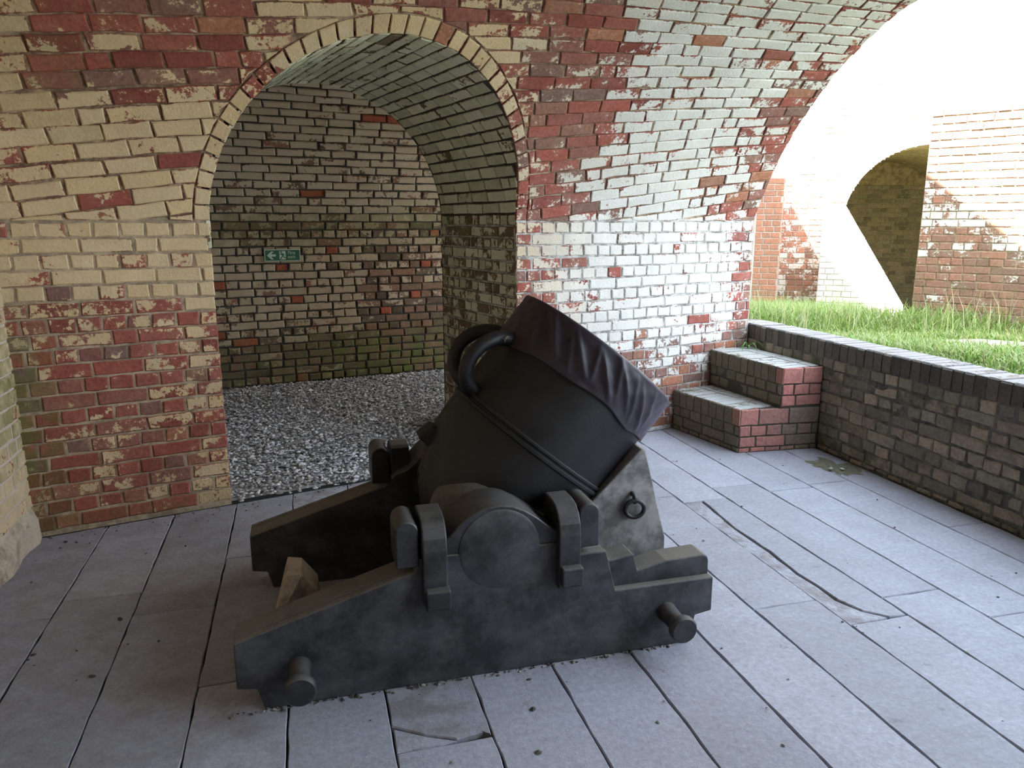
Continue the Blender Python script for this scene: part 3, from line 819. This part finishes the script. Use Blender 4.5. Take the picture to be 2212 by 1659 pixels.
# ================================================================== OUTSIDE
cr = Vector((.9638, -.2666, 0)); cf = Vector((.2666, .9638, 0))         # right and away, seen from the room
def RD(r, d, z=0): return cr*r+cf*d+Vector((0, 0, z))
def zlawn(P): return min(.715, .70-.085*(P.dot(cf)-4.7))
def outer_wall(name, label, r0, d0, dirr, length, z0, z1, mat, mortar, bkf, thick=.4, hole=None, bricks=True, zb=None):
    O = RD(r0, d0); d = (cr*dirr[0]+cf*dirr[1]).normalized(); nrm = Vector((d.y, -d.x, 0))
    if nrm.dot(cf) > 0: nrm = -nrm
    mb = MB(); n1, n2 = 130, 170
    if hole is None:
        v, f = prism_z([tuple((O-nrm*q+d*s)[:2]) for s, q in ((0, .008), (length, .008), (length, thick), (0, thick))], z0, z1); mb.add(v, f)
    else:
        hs, hz, hr = hole
        SS = np.linspace(0, length, n1); ZZ = np.linspace(z0, z1, n2)
        for s in SS:
            for z in ZZ: mb.v.append(tuple(O+d*s-nrm*.008+Vector((0, 0, z))))
        for i in range(n1-1):
            for j in range(n2-1):
                q = (i*n2+j, (i+1)*n2+j, (i+1)*n2+j+1, i*n2+j+1)
                sc_ = (SS[i]+SS[i+1])/2; zc_ = (ZZ[j]+ZZ[j+1])/2
                if abs(sc_-hs) < hr and zc_ < hz: continue
                if math.hypot(sc_-hs, max(0, zc_-hz)) < hr: continue
                mb.f.append(q)
    o = struct(fixn(mb.build(name, mortar)) if hole is None else mb.build(name, mortar), label, 'wall')
    if bricks:
        mp = planar(O, d, nrm); pcs = []; r = 0; a0 = z0
        while a0 < (zb or z1)-.01:
            for sa, sb in bond(0.0, length, r, 'english'):
                poly = [(sa, a0+.005), (sb, a0+.005), (sb, min(z1, a0+CO-.005)), (sa, min(z1, a0+CO-.005))]
                if hole:
                    cs = (sa+sb)/2; cz = a0+.035
                    if cz < hz and hs-hr < sb and sa < hs+hr:
                        if cs < hs: poly = clip(poly, lambda p: hs-hr-p[0])
                        else: poly = clip(poly, lambda p: p[0]-hs-hr)
                    elif cz >= hz:
                        L_ = math.hypot(cs-hs, cz-hz) or 1; ux, uz = (cs-hs)/L_, (cz-hz)/L_
                        poly = clip(poly, lambda p: (p[0]-hs)*ux+(p[1]-hz)*uz-hr)
                    if len(poly) < 3 or area(poly) < .001: continue
                v, f = piece(poly, mp, random.uniform(-.003, .004), bv=.005, sub=False)
                pcs.append((v, f, bkf(mp((sa+sb)/2, a0)[0])))
            a0 += CO; r += 1
        lay(o, pcs, mat)
    return o, O, d, nrm
# red flank wall straight across, its low projecting end that throws the slanting shadow
def bkA(P): return (.45+.25*sm(P.z, 1.4, 2.6)+random.gauss(0, .08), random.random(), .2*gb(P.z, .5, .5), .8)  # paler with height, sun glare painted into the brick
dA = (.97, -.24)
oA = outer_wall('wall_outside_red', 'sunlit red brick wall across the lawn crossed by a slanting shadow', 2.9, 10.95, dA, 1.68, .05, 5.2, M['outer'], M['mortar_pale'], bkA)
pA = oA[1]+oA[2]*.80
mb = MB(); dd, nn = oA[2], oA[3]
v, f = prism_z([tuple((pA+dd*a+nn*b)[:2]) for a, b in ((-.32, .0), (0, .0), (0, .85), (-.32, .85))], .1, 2.12)
mb.add(v, f)
lw = struct(fixn(mb.build('wall_outside_stub', M['mortar_pale'])), 'short red brick stub wall projecting from the red wall', 'wall')
mp = planar(pA+nn*.857+dd*-.32, dd, nn); pcs = []
for r in range(26):
    for sa, sb in bond(0, .32, r, 'english'):
        a0 = .12+r*CO
        v, f = piece([(sa, a0+.005), (sb, a0+.005), (sb, a0+CO-.005), (sa, a0+CO-.005)], mp, 0, bv=.005, sub=False); pcs.append((v, f, (.1, random.uniform(.5, 1), .1, .5)))
mp = planar(pA+nn*.85+dd*.008, -nn, dd)
for r in range(26):
    for sa, sb in bond(0, .85, r, 'english'):
        a0 = .12+r*CO
        v, f = piece([(sa, a0+.005), (sb, a0+.005), (sb, a0+CO-.005), (sa, a0+CO-.005)], mp, 0, bv=.005, sub=False); pcs.append((v, f, (.1, random.uniform(.5, 1), .1, .5)))
lay(lw, pcs, M['outer'])
# wall with the arched tunnel, burnt-out sunlight put into its pale colour
def bkB(P): return (.8+random.gauss(0, .08), random.random(), 0, 1)
rB = 2.9+.97/math.hypot(.97, .24)*1.68; dB = 10.95-.24/math.hypot(.97, .24)*1.68
oB = outer_wall('wall_outside_pale', 'glaring pale sunlit brick wall with an arched tunnel mouth', rB, dB, (.97, -.24), 3.2, .05, 5.2, M['outer_glare'], M['mortar_pale'], bkB, hole=(1.0, 1.50, 1.02))
O, d, nrm = oB[1], oB[2], oB[3]; TC = O+d*1.0+Vector((0, 0, 1.50))
mb = MB(); nu = 40
for i in range(nu+1):
    ph = math.pi*i/nu
    for t in (0, .8, 1.8, 3.0):
        mb.v.append(tuple(TC-nrm*t+d*(1.02*math.cos(ph))+Vector((0, 0, 1.02*math.sin(ph)))))
mb.f = [(i*4+j, i*4+4+j, i*4+5+j, i*4+1+j) for i in range(nu) for j in range(3)]
k = len(mb.v)
for sx in (-1.02, 1.02):
    for t in (0, 3.0):
        for z in (-.2, 1.52): P = TC-nrm*t+d*sx; mb.v.append((P.x, P.y, z))
mb.f += [(k, k+1, k+3, k+2), (k+4, k+6, k+7, k+5), (k+2, k+3, k+7, k+6)]
mb.f += [tuple([3+4*i for i in range(nu+1)])]
tn = struct(mb.build('wall_tunnel', M['mortar_tan']), 'dark arched tunnel beyond the sloping white buttress', 'tunnel')
mp = lambda s, a: (TC-nrm*2.99+d*s+Vector((0, 0, a-1.52)), nrm); pcs = []
for r in range(28):
    a0 = .05+r*CO
    for sa, sb in bond(-.95, .95, r, 'english'):
        if a0 > 1.5 and max(math.hypot(x, a0+.07-1.52) for x in (sa, sb)) > .95: continue
        v, f = piece([(sa, a0+.005), (sb, a0+.005), (sb, a0+CO-.005), (sa, a0+CO-.005)], mp, 0, bv=.005, sub=False); pcs.append((v, f, (.4, random.random(), .4, .2)))
lay(tn, pcs, M['parapet'])
# sloping buttress in front of the tunnel mouth
def at_pix(u, v, d):                     # measured corner of a thing at distance d
    q = _Rw @ np.array([u-_cx, v-_cy, _f]); k = d/(q[0]*cf.x+q[1]*cf.y); return Vector((q[0]*k, q[1]*k, CAMH+q[2]*k))
P1 = at_pix(1825, 440, 10.05); P2 = at_pix(1951, 660, 9.75)
mb = MB(); e1 = (Vector((P2.x, P2.y, 0))-Vector((P1.x, P1.y, 0))).normalized(); e2 = Vector((-e1.y, e1.x, 0))
if e2.dot(cf) < 0: e2 = -e2
Pm = P1-e1*.25; sec = [Pm+Vector((0, 0, .2)), P1, P2, Vector((P2.x, P2.y, 0))]
pr_ = [Vector((Pm.x, Pm.y, .0)), Vector((Pm.x, Pm.y, P1.z)), P1, P2, Vector((P2.x, P2.y, 0))]
v = pr_+[p+e2*.3 for p in pr_]; k = 5
mb.add(v, [tuple(range(k)), tuple(range(2*k-1, k-1, -1))]+[(i, i+k, (i+1) % k+k, (i+1) % k) for i in range(k)])
bt = struct(fixn(mb.build('wall_buttress', M['mortar_pale'])), 'white sunlit buttress with a sloping top before the tunnel mouth', 'buttress')
mp = planar(Vector((Pm.x, Pm.y, 0)), e1, -e2); pcs = []; LB = (Vector((P2.x, P2.y, 0))-Vector((Pm.x, Pm.y, 0))).length
sl0 = (P2.z-P1.z)/(LB-.25)
for r in range(30):
    a0 = .1+r*CO
    for sa, sb in bond(0, LB, r, 'english'):
        poly = [(sa, a0+.005), (sb, a0+.005), (sb, a0+CO-.005), (sa, a0+CO-.005)]
        poly = clip(poly, lambda p: P1.z-p[1]); poly = clip(poly, lambda p: P1.z+sl0*(p[0]-.25)-p[1]) if poly else poly
        if len(poly) < 3 or area(poly) < .001: continue
        v, f = piece(poly, mp, .006, bv=.004, sub=False); pcs.append((v, f, (.92, random.random(), 0, 1)))
lay(bt, pcs, M['outer_glare'])
# dark weathered wall on the right
def bkC(P): return (.22+.3*gb(P.z, 1.5, .4)+random.gauss(0, .12), random.uniform(0, .55), .25, .9)
_k = 1/math.hypot(.742, .67)
outer_wall('wall_outside_right', 'weathered brown brick wall at the right edge of the lawn', 4.13, 7.8, (.742, -.67), 3.2, .2, 3.4, M['outer'], M['mortar_tan'], bkC, thick=.5, zb=2.6)

# lawn and grass
mb = MB(); n1, n2 = 24, 24
for i in range(n1+1):
    for j in range(n2+1):
        P = Vector((XF+.1+i*.5, -4+j*.75, 0)); mb.v.append((P.x, P.y, zlawn(P)+.012*mnoise.noise(P*1.3)))
mb.f = [(i*(n2+1)+j, (i+1)*(n2+1)+j, (i+1)*(n2+1)+j+1, i*(n2+1)+j+1) for i in range(n1) for j in range(n2)]
lawn = struct(mb.build('floor_lawn', M['soil']), 'grassy ground outside the parapet', 'lawn')
# worn path strip through the lawn
pth = []
for i in range(15):
    y = 2.4+.17*i; x = 5.15+.04*math.sin(i)-.02*i; hw = .55*(1-.03*i); pth.append((x, y, hw))
v = []; f = []
for x, y, hw in pth:
    for q in (-hw, hw): P = Vector((x+q, y, 0)); v.append((P.x, P.y, zlawn(P)+.022))
f = [(2*i, 2*i+1, 2*i+3, 2*i+2) for i in range(len(pth)-1)]
new_obj('worn_path', v, f, M['path'], lawn)
GC = [(.15, .26, .045), (.20, .31, .07), (.12, .21, .035), (.27, .34, .11), (.34, .35, .17)]
def blade(mb, P, h, wd_, lean, col):
    an = random.uniform(0, 6.28); d = Vector((math.cos(an), math.sin(an), 0)); s = Vector((-d.y, d.x, 0))*wd_
    p1 = P+Vector((0, 0, h*.55))+d*lean*h*.3; p2 = P+Vector((0, 0, h*(1-.25*lean)))+d*lean*h*.9
    mb.add([P-s, P+s, p1+s*.8, p1-s*.8, p2], [(0, 1, 2, 3), (3, 2, 4)], (*col, 1))
mb = MB(); c = 0
while c < 32000:
    x = XF+PT+.01+abs(random.gauss(0, 1))*1.6; y = random.uniform(.4, 9.5)
    P = Vector((x, y, 0)); r_, d_ = P.dot(cr), P.dot(cf)
    if d_ > 10.6 or d_ < 1 or r_/d_ > 1.15 or r_/d_ < .28: continue
    # keep in front of the right wall
    if (P-RD(4.13, 7.8)).dot(cr*.67+cf*.742) > 0 and r_ > 4.0: continue
    on_path = any(abs(x-px) < hw*.9 and abs(y-py) < .10 for px, py, hw in pth)
    if on_path and random.random() < .93: continue
    P.z = zlawn(P)+.0
    near = x-XF-PT
    h = random.uniform(.05, .11)*(1+1.7*sm(d_, 6.4, 7.4))
    if near > .5: h *= .75+.5*sm(d_, 6.4, 7.2)
    if near < .1: h *= .55
    col = random.choice(GC); k = random.uniform(.75, 1.25)
    blade(mb, P, h, random.uniform(.003, .006), random.uniform(.2, 1.1), tuple(min(1, q*k) for q in col)); c += 1
# tall seeding stalks
for i in range(1300):
    x = XF+PT+.15+random.random()*3.5; y = random.uniform(2.5, 9.5); P = Vector((x, y, 0)); r_, d_ = P.dot(cr), P.dot(cf)
    if d_ > 10.4 or r_/d_ > .74 or r_/d_ < .3 or d_ < 6.3: continue
    if (P-RD(4.13, 7.8)).dot(cr*.67+cf*.742) > -.05 and r_ > 4.0: continue
    if .46 < r_/d_ < .53 and random.random() < .8: continue
    P.z = zlawn(P); h = random.uniform(.2, .55)
    blade(mb, P, h, .0025, random.uniform(.1, .55), random.choice([(.42, .45, .2), (.5, .48, .3), (.3, .4, .12)]))
gr = mb.build('grass', M['leaf'], lawn); gr['kind'] = 'stuff'
# small weed in the corner of the steps
wr = empty('weed', (3.3, 5.08, .575)); tag(wr, 'small green weed sprouting in the corner of the upper step', 'weed')
for i in range(9):
    mb = MB(); a = R_(150+i*24); d = Vector((math.cos(a), math.sin(a), 0)); s = Vector((-d.y, d.x, 0)); L = random.uniform(.08, .17)
    path = [Vector((3.3, 5.08, .575))+d*L*t+Vector((0, 0, L*1.5*t-L*1.5*t*t*1.05)) for t in (0, .25, .5, .75, 1)]
    wv = [.003, .006, .006, .004, .001]; v = []
    for p, q in zip(path, wv): v += [p-s*q, p+s*q]
    mb.add(v, [(2*j, 2*j+1, 2*j+3, 2*j+2) for j in range(4)], (.12, .26, .05, 1)); adopt(mb.build('leaf', M['leaf']), wr)

# ================================================================== THE MORTAR
root = empty('mortar', (.6, 2.775, 0))
tag(root, 'black iron mortar on a stepped two-cheek bed, its wide barrel aimed steeply up', 'mortar')
YM = 2.775
def my(y, side): return y if side < 0 else 2*YM-y                      # near side as measured, far side mirrored
OUT = [(-.271, .085), (-.271, .243), (.30, .412), (.315, .457), (.865, .457), (.875, .405), (.973, .405), (1.013, .25), (1.401, .25), (1.401, .115), (1.335, .105), (1.315, 0), (-.19, 0), (-.21, .075)]
INN = [(-.271, .085), (-.271, .243), (.30, .412), (.315, .457), (.865, .457), (.875, .405), (.968, .405), (.999, .35), (1.02, .352), (1.094, .363), (1.112, .297), (1.224, .321), (1.375, .326), (1.392, .318), (1.398, .30), (1.40, .115), (1.335, .105), (1.315, 0), (-.19, 0), (-.21, .075)]
CAP = [(.32, .458), (.335, .478), (.385, .492), (.42, .520), (.46, .560), (.50, .586), (.545, .602), (.59, .606), (.635, .600), (.68, .579), (.72, .552), (.76, .520), (.80, .492), (.85, .476), (.86, .458)]
CAP = [(x, .458+(z-.458)*1.03) for x, z in CAP]
TR = (.588, .457)
def ypoly(name, poly, y0, y1, mat, par, bw_=.006, seg=2, smooth=False):
    v, f = prism_y(poly, y0, y1); o = fixn(new_obj(name, v, f, mat))
    bevel(o, bw_, seg); adopt(o, root)
    if par is not root: o.parent = par; o.matrix_parent_inverse = par.matrix_world.inverted() if False else Matrix.Translation(root.location).inverted(); o.matrix_parent_inverse = Matrix.Identity(4)
    return o
def part(o, par):
    o.parent = par
    if par is root: o.matrix_parent_inverse = Matrix.Translation(root.location).inverted()
    return o
def sub(o, par): o.parent = par; return o                               # parts hold world coordinates once placed under root
for side in (-1, 1):
    # one cheek: outer layer with a ledge and full inner layer
    mb = MB()
    v, f = prism_y(OUT, my(2.28, side), my(2.315, side)); mb.add(v, f)
    v, f = prism_y(INN, my(2.3149, side), my(2.415, side)); mb.add(v, f)
    ck = fixn(mb.build('cheek', M['cheek'])); bevel(ck, .005, 2); part(ck, root)
    v, f = prism_y(CAP, my(2.283, side), my(2.47, side)); o = fixn(new_obj('cap', v, f, M['iron'])); bevel(o, .004, 2, 50); autosmooth(o, 40); sub(o, ck)
    for x0, x1, kx0, kx1, kz in ((.325, .405, .328, .410, .297), (.788, .866, .790, .866, .318)):
        path = [(2.246, .30), (2.246, .49), (2.253, .53), (2.27, .562), (2.30, .584), (2.34, .592), (2.415, .592), (2.425, .58), (2.425, .45), (2.281, .45), (2.281, .30)]
        v, f = prism_x([(my(a, side), b) for a, b in path], x0, x1); o = fixn(new_obj('strap', v, f, M['iron'])); bevel(o, .005, 2, 40); sub(o, ck)
        mb = MB(); ya, yb2 = sorted((my(2.214, side), my(2.28, side))); mb.box(kx0, kx1, ya, yb2, kz, kz+.068); o = fixn(mb.build('key', M['iron'])); bevel(o, .007, 3); sub(o, ck)
    for xc in (.279, .905):
        pts = [(xc+.037*math.cos(t), .552+.037*math.sin(t)) for t in np.linspace(0, math.pi, 15)]+[(xc-.037, .43), (xc+.037, .43)]
        v, f = prism_y(pts, my(2.275, side), my(2.43, side)); o = fixn(new_obj('forelock', v, f, M['iron'])); bevel(o, .005, 2, 50); autosmooth(o, 40); sub(o, ck)
    for xb_, zb_ in ((-.075, .132), (1.215, .138)):
        prf = [(0, .038), (.05, .034), (.075, .033), (.10, .036), (.112, .046), (.122, .050), (.138, .050), (.146, .044)]
        v, f = lathe(prf, (xb_, my(2.282, side), zb_), (0, side, 0), 28); o = fixn(new_obj('traversing_bolt', v, f, M['iron'])); autosmooth(o, 50); sub(o, ck)
# transoms joining the cheeks
mb = MB(); mb.box(.34, .46, 2.41, 3.14, .03, .15); o = bevel(mb.build('transom', M['cheek'])); part(o, root)
mb = MB(); mb.box(.5, .66, 2.41, 3.14, .06, .20); o = bevel(mb.build('transom', M['cheek'])); part(o, root)
# front bolster under the muzzle
BOL = [(.985, .10), (.955, .455), (1.198, .693), (1.215, .690), (1.312, .325), (1.315, .10)]
v, f = prism_y(BOL, 2.50, 3.05); bo = fixn(new_obj('bolster', v, f, M['grey'])); bevel(bo, .006, 2); part(bo, root)
v, f = torus((1.168, 2.478, .465), (.25, 1, .15), .036, .0085); o = fixn(new_obj('lifting_ring', v, f, M['iron'], smooth=True)); sub(o, bo)
v, f = torus((1.168, 2.492, .505), (1, 0, .2), .017, .009, 24, 10); o = fixn(new_obj('eye', v, f, M['iron'], smooth=True)); sub(o, bo)
# barrel
AX = Vector((.628, 0, .778)).normalized(); PN = Vector((-.778, 0, .628)).normalized(); YV = Vector((0, 1, 0)); BC = Vector((.832, YM, .676))
prof_b = [(-.525, .001), (-.522, .04), (-.51, .09), (-.485, .145), (-.44, .205), (-.39, .25), (-.33, .287), (-.26, .318), (-.18, .338), (-.10, .347), (-.03, .348), (-.012, .348), (-.008, .356), (.002, .356), (.006, .349), (.012, .349), (.016, .355), (.024, .355), (.028, .346), (.20, .345), (.36, .345), (.372, .352), (.41, .352), (.43, .350), (.438, .342), (.438, .19), (.30, .18), (.10, .17), (.0, .001)]
v, f = lathe(prof_b, BC, AX, 72, PN); br = fixn(new_obj('barrel', v, f, M['gun'])); autosmooth(br, 30); part(br, root)
for side in (-1, 1):
    yo = my(2.277, side)
    prf = [(0, .130), (.003, .139), (.008, .141), (.18, .141), (.22, .165), (.34, .19)]
    v, f = lathe(prf, (TR[0], yo, TR[1]), (0, -side, 0), 48); o = fixn(new_obj('trunnion', v, f, M['cheek'])); autosmooth(o, 40); sub(o, br)
    # shoulder lug above the trunnion
    lug = [(.60, .585), (.642, .61), (.735, .662), (.805, .592), (.795, .49), (.66, .50)]
    v, f = prism_y(lug, my(2.475, side), my(2.60, side)); o = fixn(new_obj('shoulder_lug', v, f, M['iron'])); bevel(o, .006, 2); sub(o, br)
def bpt(t, ph, r): return BC+AX*t+(PN*math.cos(ph)-YV*math.sin(ph))*r
for ph0, nm in ((R_(14), 0), (R_(-16), 1)):
    path = []
    for i in range(23):
        a = math.pi*i/22
        path.append(bpt(.155+.118*math.cos(a)-.012*math.sin(a), ph0*(1+.1*math.sin(a)), .335+.112*math.sin(a)))
    rad = [.031-.004*math.sin(math.pi*i/22) for i in range(23)]
    v, f = tube(path, rad, 16); o = fixn(new_obj('handle', v, f, M['gun'], smooth=True)); sub(o, br)
# vent lug at the breech
mb = MB(); c = bpt(-.20, R_(-4), .335); u1 = AX; u2 = YV; u3 = (PN)
v = [c+u1*a*.045+u2*b*.05+u3*(d_*.04) for a, b, d_ in ((-1, -1, -1), (1, -1, -1), (1, 1, -1), (-1, 1, -1), (-.8, -.8, 1), (.7, -.8, .6), (.7, .8, .6), (-.8, .8, 1))]
mb.add(v, [(0, 3, 2, 1), (4, 5, 6, 7), (0, 1, 5, 4), (1, 2, 6, 5), (2, 3, 7, 6), (3, 0, 4, 7)]); o = bevel(fixn(mb.build('vent_lug', M['gun'])), .006); sub(o, br)

# muzzle cover: a cloth cap with a slack gathered skirt
def hem(ph):                              # skirt edge along the barrel; ph 0 = up-left, 90 = towards the viewer
    d = math.degrees(ph) % 360
    if d > 180: d = 360-d
    return float(np.interp(d, [0, 15, 35, 55, 75, 95, 116, 150, 180], [.235, .245, .27, .27, .285, .28, .262, .27, .27]))
RID = [(30, .25, .010, 3.0), (44, .45, .016, 2.6), (55, .30, .012, 2.2), (63, .55, .018, 2.6), (72, .20, .012, 2.0), (80, .50, .020, 2.6), (89, .30, .014, 2.0), (96, .60, .018, 2.4), (104, .35, .014, 2.2), (112, .5, .016, 2.4), (122, .3, .012, 2.6), (200, .3, .012, 4), (240, -.3, .014, 4), (275, .3, .012, 4), (310, -.2, .012, 4)]
mb = MB(); NS, NTT = 360, 30
for j in range(NTT):
    q = j/(NTT-1)
    for k in range(NS):
        ph = 2*math.pi*k/NS; t = .452*(1-q)+hem(ph)*q
        d = math.degrees(ph) % 360; side_f = gb(d, 85, 42)+.5*gb(d, 250, 60)
        slack = math.sin(math.pi*min(1, q*1.15))*.9+.15*q
        fold = 0
        for pc, sk, hh_, wd2 in RID:
            dd2 = (d-pc-math.degrees(sk)*.9*(q-.5)+180) % 360-180
            env = math.sin(math.pi*min(1, max(0, q*1.1+.25*math.sin(pc)*.3)))
            fold += hh_*env*math.exp(-abs(dd2)/wd2)
        fold += .004*mnoise.noise((ph*7, q*5, 3))
        r = .3515+fold*.95
        if j == 0: r = .352
        mb.v.append(tuple(bpt(t+.004*math.sin(ph*9)*q, ph, r)))
for j in range(NTT-1):
    for k in range(NS): mb.f.append((j*NS+k, j*NS+(k+1) % NS, (j+1)*NS+(k+1) % NS, (j+1)*NS+k))
for rr, hh in ((.335, .4565), (.25, .452), (.1, .446)):
    kk = len(mb.v)
    for k in range(NS): mb.v.append(tuple(bpt(hh, 2*math.pi*k/NS, rr)))
    prev = 0 if rr == .335 else kk-NS
    for k in range(NS): mb.f.append((prev+(k+1) % NS, prev+k, kk+k, kk+(k+1) % NS))
mb.f.append(tuple(range(len(mb.v)-NS, len(mb.v))))
cv = fixn(mb.build('muzzle_cover', M['cloth'], smooth=True)); tag(cv, 'dark purple cloth cover gathered over the muzzle of the mortar', 'cover')
sd = cv.modifiers.new('solid', 'SOLIDIFY'); sd.thickness = .003; sd.offset = 1
path = [bpt(.262+.012*math.cos(a), R_(17)+.07*math.sin(a), .372+.03*math.sin(a)) for a in np.linspace(0, 6.1, 20)]
v, f = tube(path, .0028, 8); new_obj('tie_cord', v, f, M['cord'], cv)
path = [bpt(.268, ph, .366) for ph in np.linspace(R_(17), R_(60), 4)]

# wooden wedge lying behind the near cheek
wq = empty('wooden_wedge', (-.12, 2.62, 0)); tag(wq, 'bare tan timber wedge standing between the rear ends of the mortar cheeks', 'wedge')
a0 = Vector((-.165, 2.46, 0)); a1 = Vector((-.10, 2.70, 0)); b1 = Vector((.0, 2.72, 0)); b0 = Vector((-.02, 2.47, 0))
v = [a0, b0, b1, a1, a0+Vector((0, 0, .13)), b0+Vector((0, 0, .12)), b1+Vector((-.015, 0, .24)), a1+Vector((.0, 0, .30)), (a1+b1)/2+Vector((0, .0, .285))]
v = [(-.205, 2.45, .0), (-.178, 2.45, .15), (-.112, 2.64, .285), (-.06, 2.645, .275), (-.005, 2.65, .20), (.01, 2.65, .0),
     (-.17, 2.62, .0), (-.15, 2.62, .14), (-.112, 2.80, .285), (-.06, 2.80, .275), (-.005, 2.80, .20), (.01, 2.80, .0)]
f = [(0, 1, 2, 3, 4, 5), (11, 10, 9, 8, 7, 6)]+[(i, i+6, (i+1) % 6+6, (i+1) % 6) for i in range(6)]
mb = MB(); mb.add(v, f); o = fixn(mb.build('timber', M['wood'])); bevel(o, .004, 2, 25); adopt(o, wq)

# ================================================================== FIRE EXIT SIGN
S0 = Vector((-.318, yb(-.318)-.018, 1.174)); sx = Bd; SWd, SHt = .322, .108
sg = empty('fire_exit_sign', S0); tag(sg, 'green fire exit sign with white arrow pointing left on the far brick wall', 'sign')
def sp(x, z, off): return S0+sx*x+Vector((0, 0, z))+Bn*off
def plate(name, pts, o0, o1, mat, par):
    n = len(pts); v = [sp(x, z, o0) for x, z in pts]+[sp(x, z, o1) for x, z in pts]
    f = [tuple(range(n-1, -1, -1)), tuple(range(n, 2*n))]+[(i, (i+1) % n, (i+1) % n+n, i+n) for i in range(n)]
    o = fixn(new_obj(name, v, f, mat))
    if par is sg: adopt(o, sg)
    else: o.parent = par
    return o
bd = plate('board', [(0, 0), (SWd, 0), (SWd, SHt), (0, SHt)], -.004, .004, M['sign_pale'], sg)
fd = plate('green_field', [(.007, .007), (SWd-.007, .007), (SWd-.007, SHt-.007), (.007, SHt-.007)], .004, .005, M['sign_green'], sg)
plate('arrow', [(.022, .054), (.060, .090), (.082, .090), (.058, .064), (.100, .064), (.100, .044), (.058, .044), (.082, .018), (.060, .018)], .005, .006, M['sign_pale'], fd)
plate('door_panel', [(.132, .016), (.188, .016), (.188, .092), (.132, .092)], .005, .006, M['sign_pale'], fd)
def man(pts): plate('running_figure', pts, .006, .0068, M['sign_green'], fd)
man([(.150+.0075*math.cos(a), .083+.0075*math.sin(a)) for a in np.linspace(0, 6.28, 13)[:-1]])
man([(.150, .073), (.164, .073), (.172, .052), (.162, .046), (.150, .056)])
man([(.152, .072), (.152, .066), (.140, .060), (.133, .061), (.133, .066), (.140, .066)])
man([(.163, .072), (.176, .066), (.183, .056), (.180, .053), (.172, .061), (.162, .066)])
man([(.163, .050), (.171, .050), (.178, .036), (.190, .037), (.190, .029), (.173, .028)])
man([(.160, .050), (.168, .048), (.154, .033), (.144, .018), (.136, .018), (.147, .037)])
for txt, z in (('Fire', .062), ('exit', .026)):
    cu = bpy.data.curves.new('lettering', 'FONT'); cu.body = txt; cu.size = .044; cu.extrude = .0005
    tmp = bpy.data.objects.new('tmp', cu); COL.objects.link(tmp); bpy.context.view_layer.update()
    me = bpy.data.meshes.new_from_object(tmp.evaluated_get(bpy.context.evaluated_depsgraph_get()))
    COL.objects.unlink(tmp); bpy.data.objects.remove(tmp)
    for vt in me.vertices: vt.co = sp(.208+vt.co.x, z+vt.co.y, .0055+vt.co.z)
    me.materials.clear(); me.materials.append(M['sign_pale'])
    o = bpy.data.objects.new('lettering', me); COL.objects.link(o); o.parent = fd

# ================================================================== SMALL STUFF ON THE FLOOR
mb = MB(); pts = []
for i in range(260):
    x = random.uniform(-1.3, 3.2); y = random.uniform(1.3, 4.6)
    if y > yw(x)-.03 or (-.25 < x < 1.4 and 2.3 < y < 3.25): continue
    if x > 2.6 and y > 4.2: continue
    if x > -.4 and random.random() < .45: continue
    pts.append((x, y, .003))
for i in range(150): x = random.uniform(-.3, 1.25); pts.append((x, 2.272+random.gauss(0, .006), .003))
for i in range(120): s = random.uniform(0, JR); P = W(s, -abs(random.gauss(0, .08))-.01); pts.append((P.x, P.y, .003))
stones(mb, pts, .003, .009, [(.06, .05, .045), (.10, .08, .07), (.05, .045, .04), (.28, .26, .24)])
db = mb.build('floor_crumbs', M['gravel']); tag(db, 'scattered dark crumbs and grit on the slab floor', 'debris', kind='stuff')
# mud and moss where the floor meets the parapet, by the drain
mb = MB(); ring = [(2.98, 3.99), (3.10, 4.06), (3.25, 4.09), (3.352, 4.0), (3.352, 3.68), (3.25, 3.62), (3.18, 3.70), (3.06, 3.76)]
cx, cy = 3.2, 3.87; n = 48; pr2 = []
for i in range(n):
    a = 2*math.pi*i/n; rr = .8+.55*mnoise.noise((math.cos(a)*1.6, math.sin(a)*1.6, 4.2))+.25*mnoise.noise((math.cos(a)*5, math.sin(a)*5, 1.2)); pr2.append((cx+.155*rr*math.cos(a)*.95, cy+.24*rr*math.sin(a)))
v = [(x, y, .001) for x, y in pr2]+[(cx+(x-cx)*.75, cy+(y-cy)*.75, .005) for x, y in pr2]
mb.add(v, [(i, (i+1) % n, (i+1) % n+n, i+n) for i in range(n)]+[tuple(range(n, 2*n))])
o = mb.build('moss_patch', M['moss']); tag(o, 'muddy moss patch on the floor by the parapet drain', 'moss', kind='stuff')
for x, y in ((3.13, 3.82), (3.20, 3.80)):
    mb = MB(); stones(mb, [(x, y, .016)], .018, .02, [(.5, .48, .46)]); o = mb.build('pebble', M['gravel'])
    tag(o, 'pale pebble on the moss patch, %s' % ('left one' if x < 3.15 else 'right one'), 'pebble', 'pale pebbles on the moss')
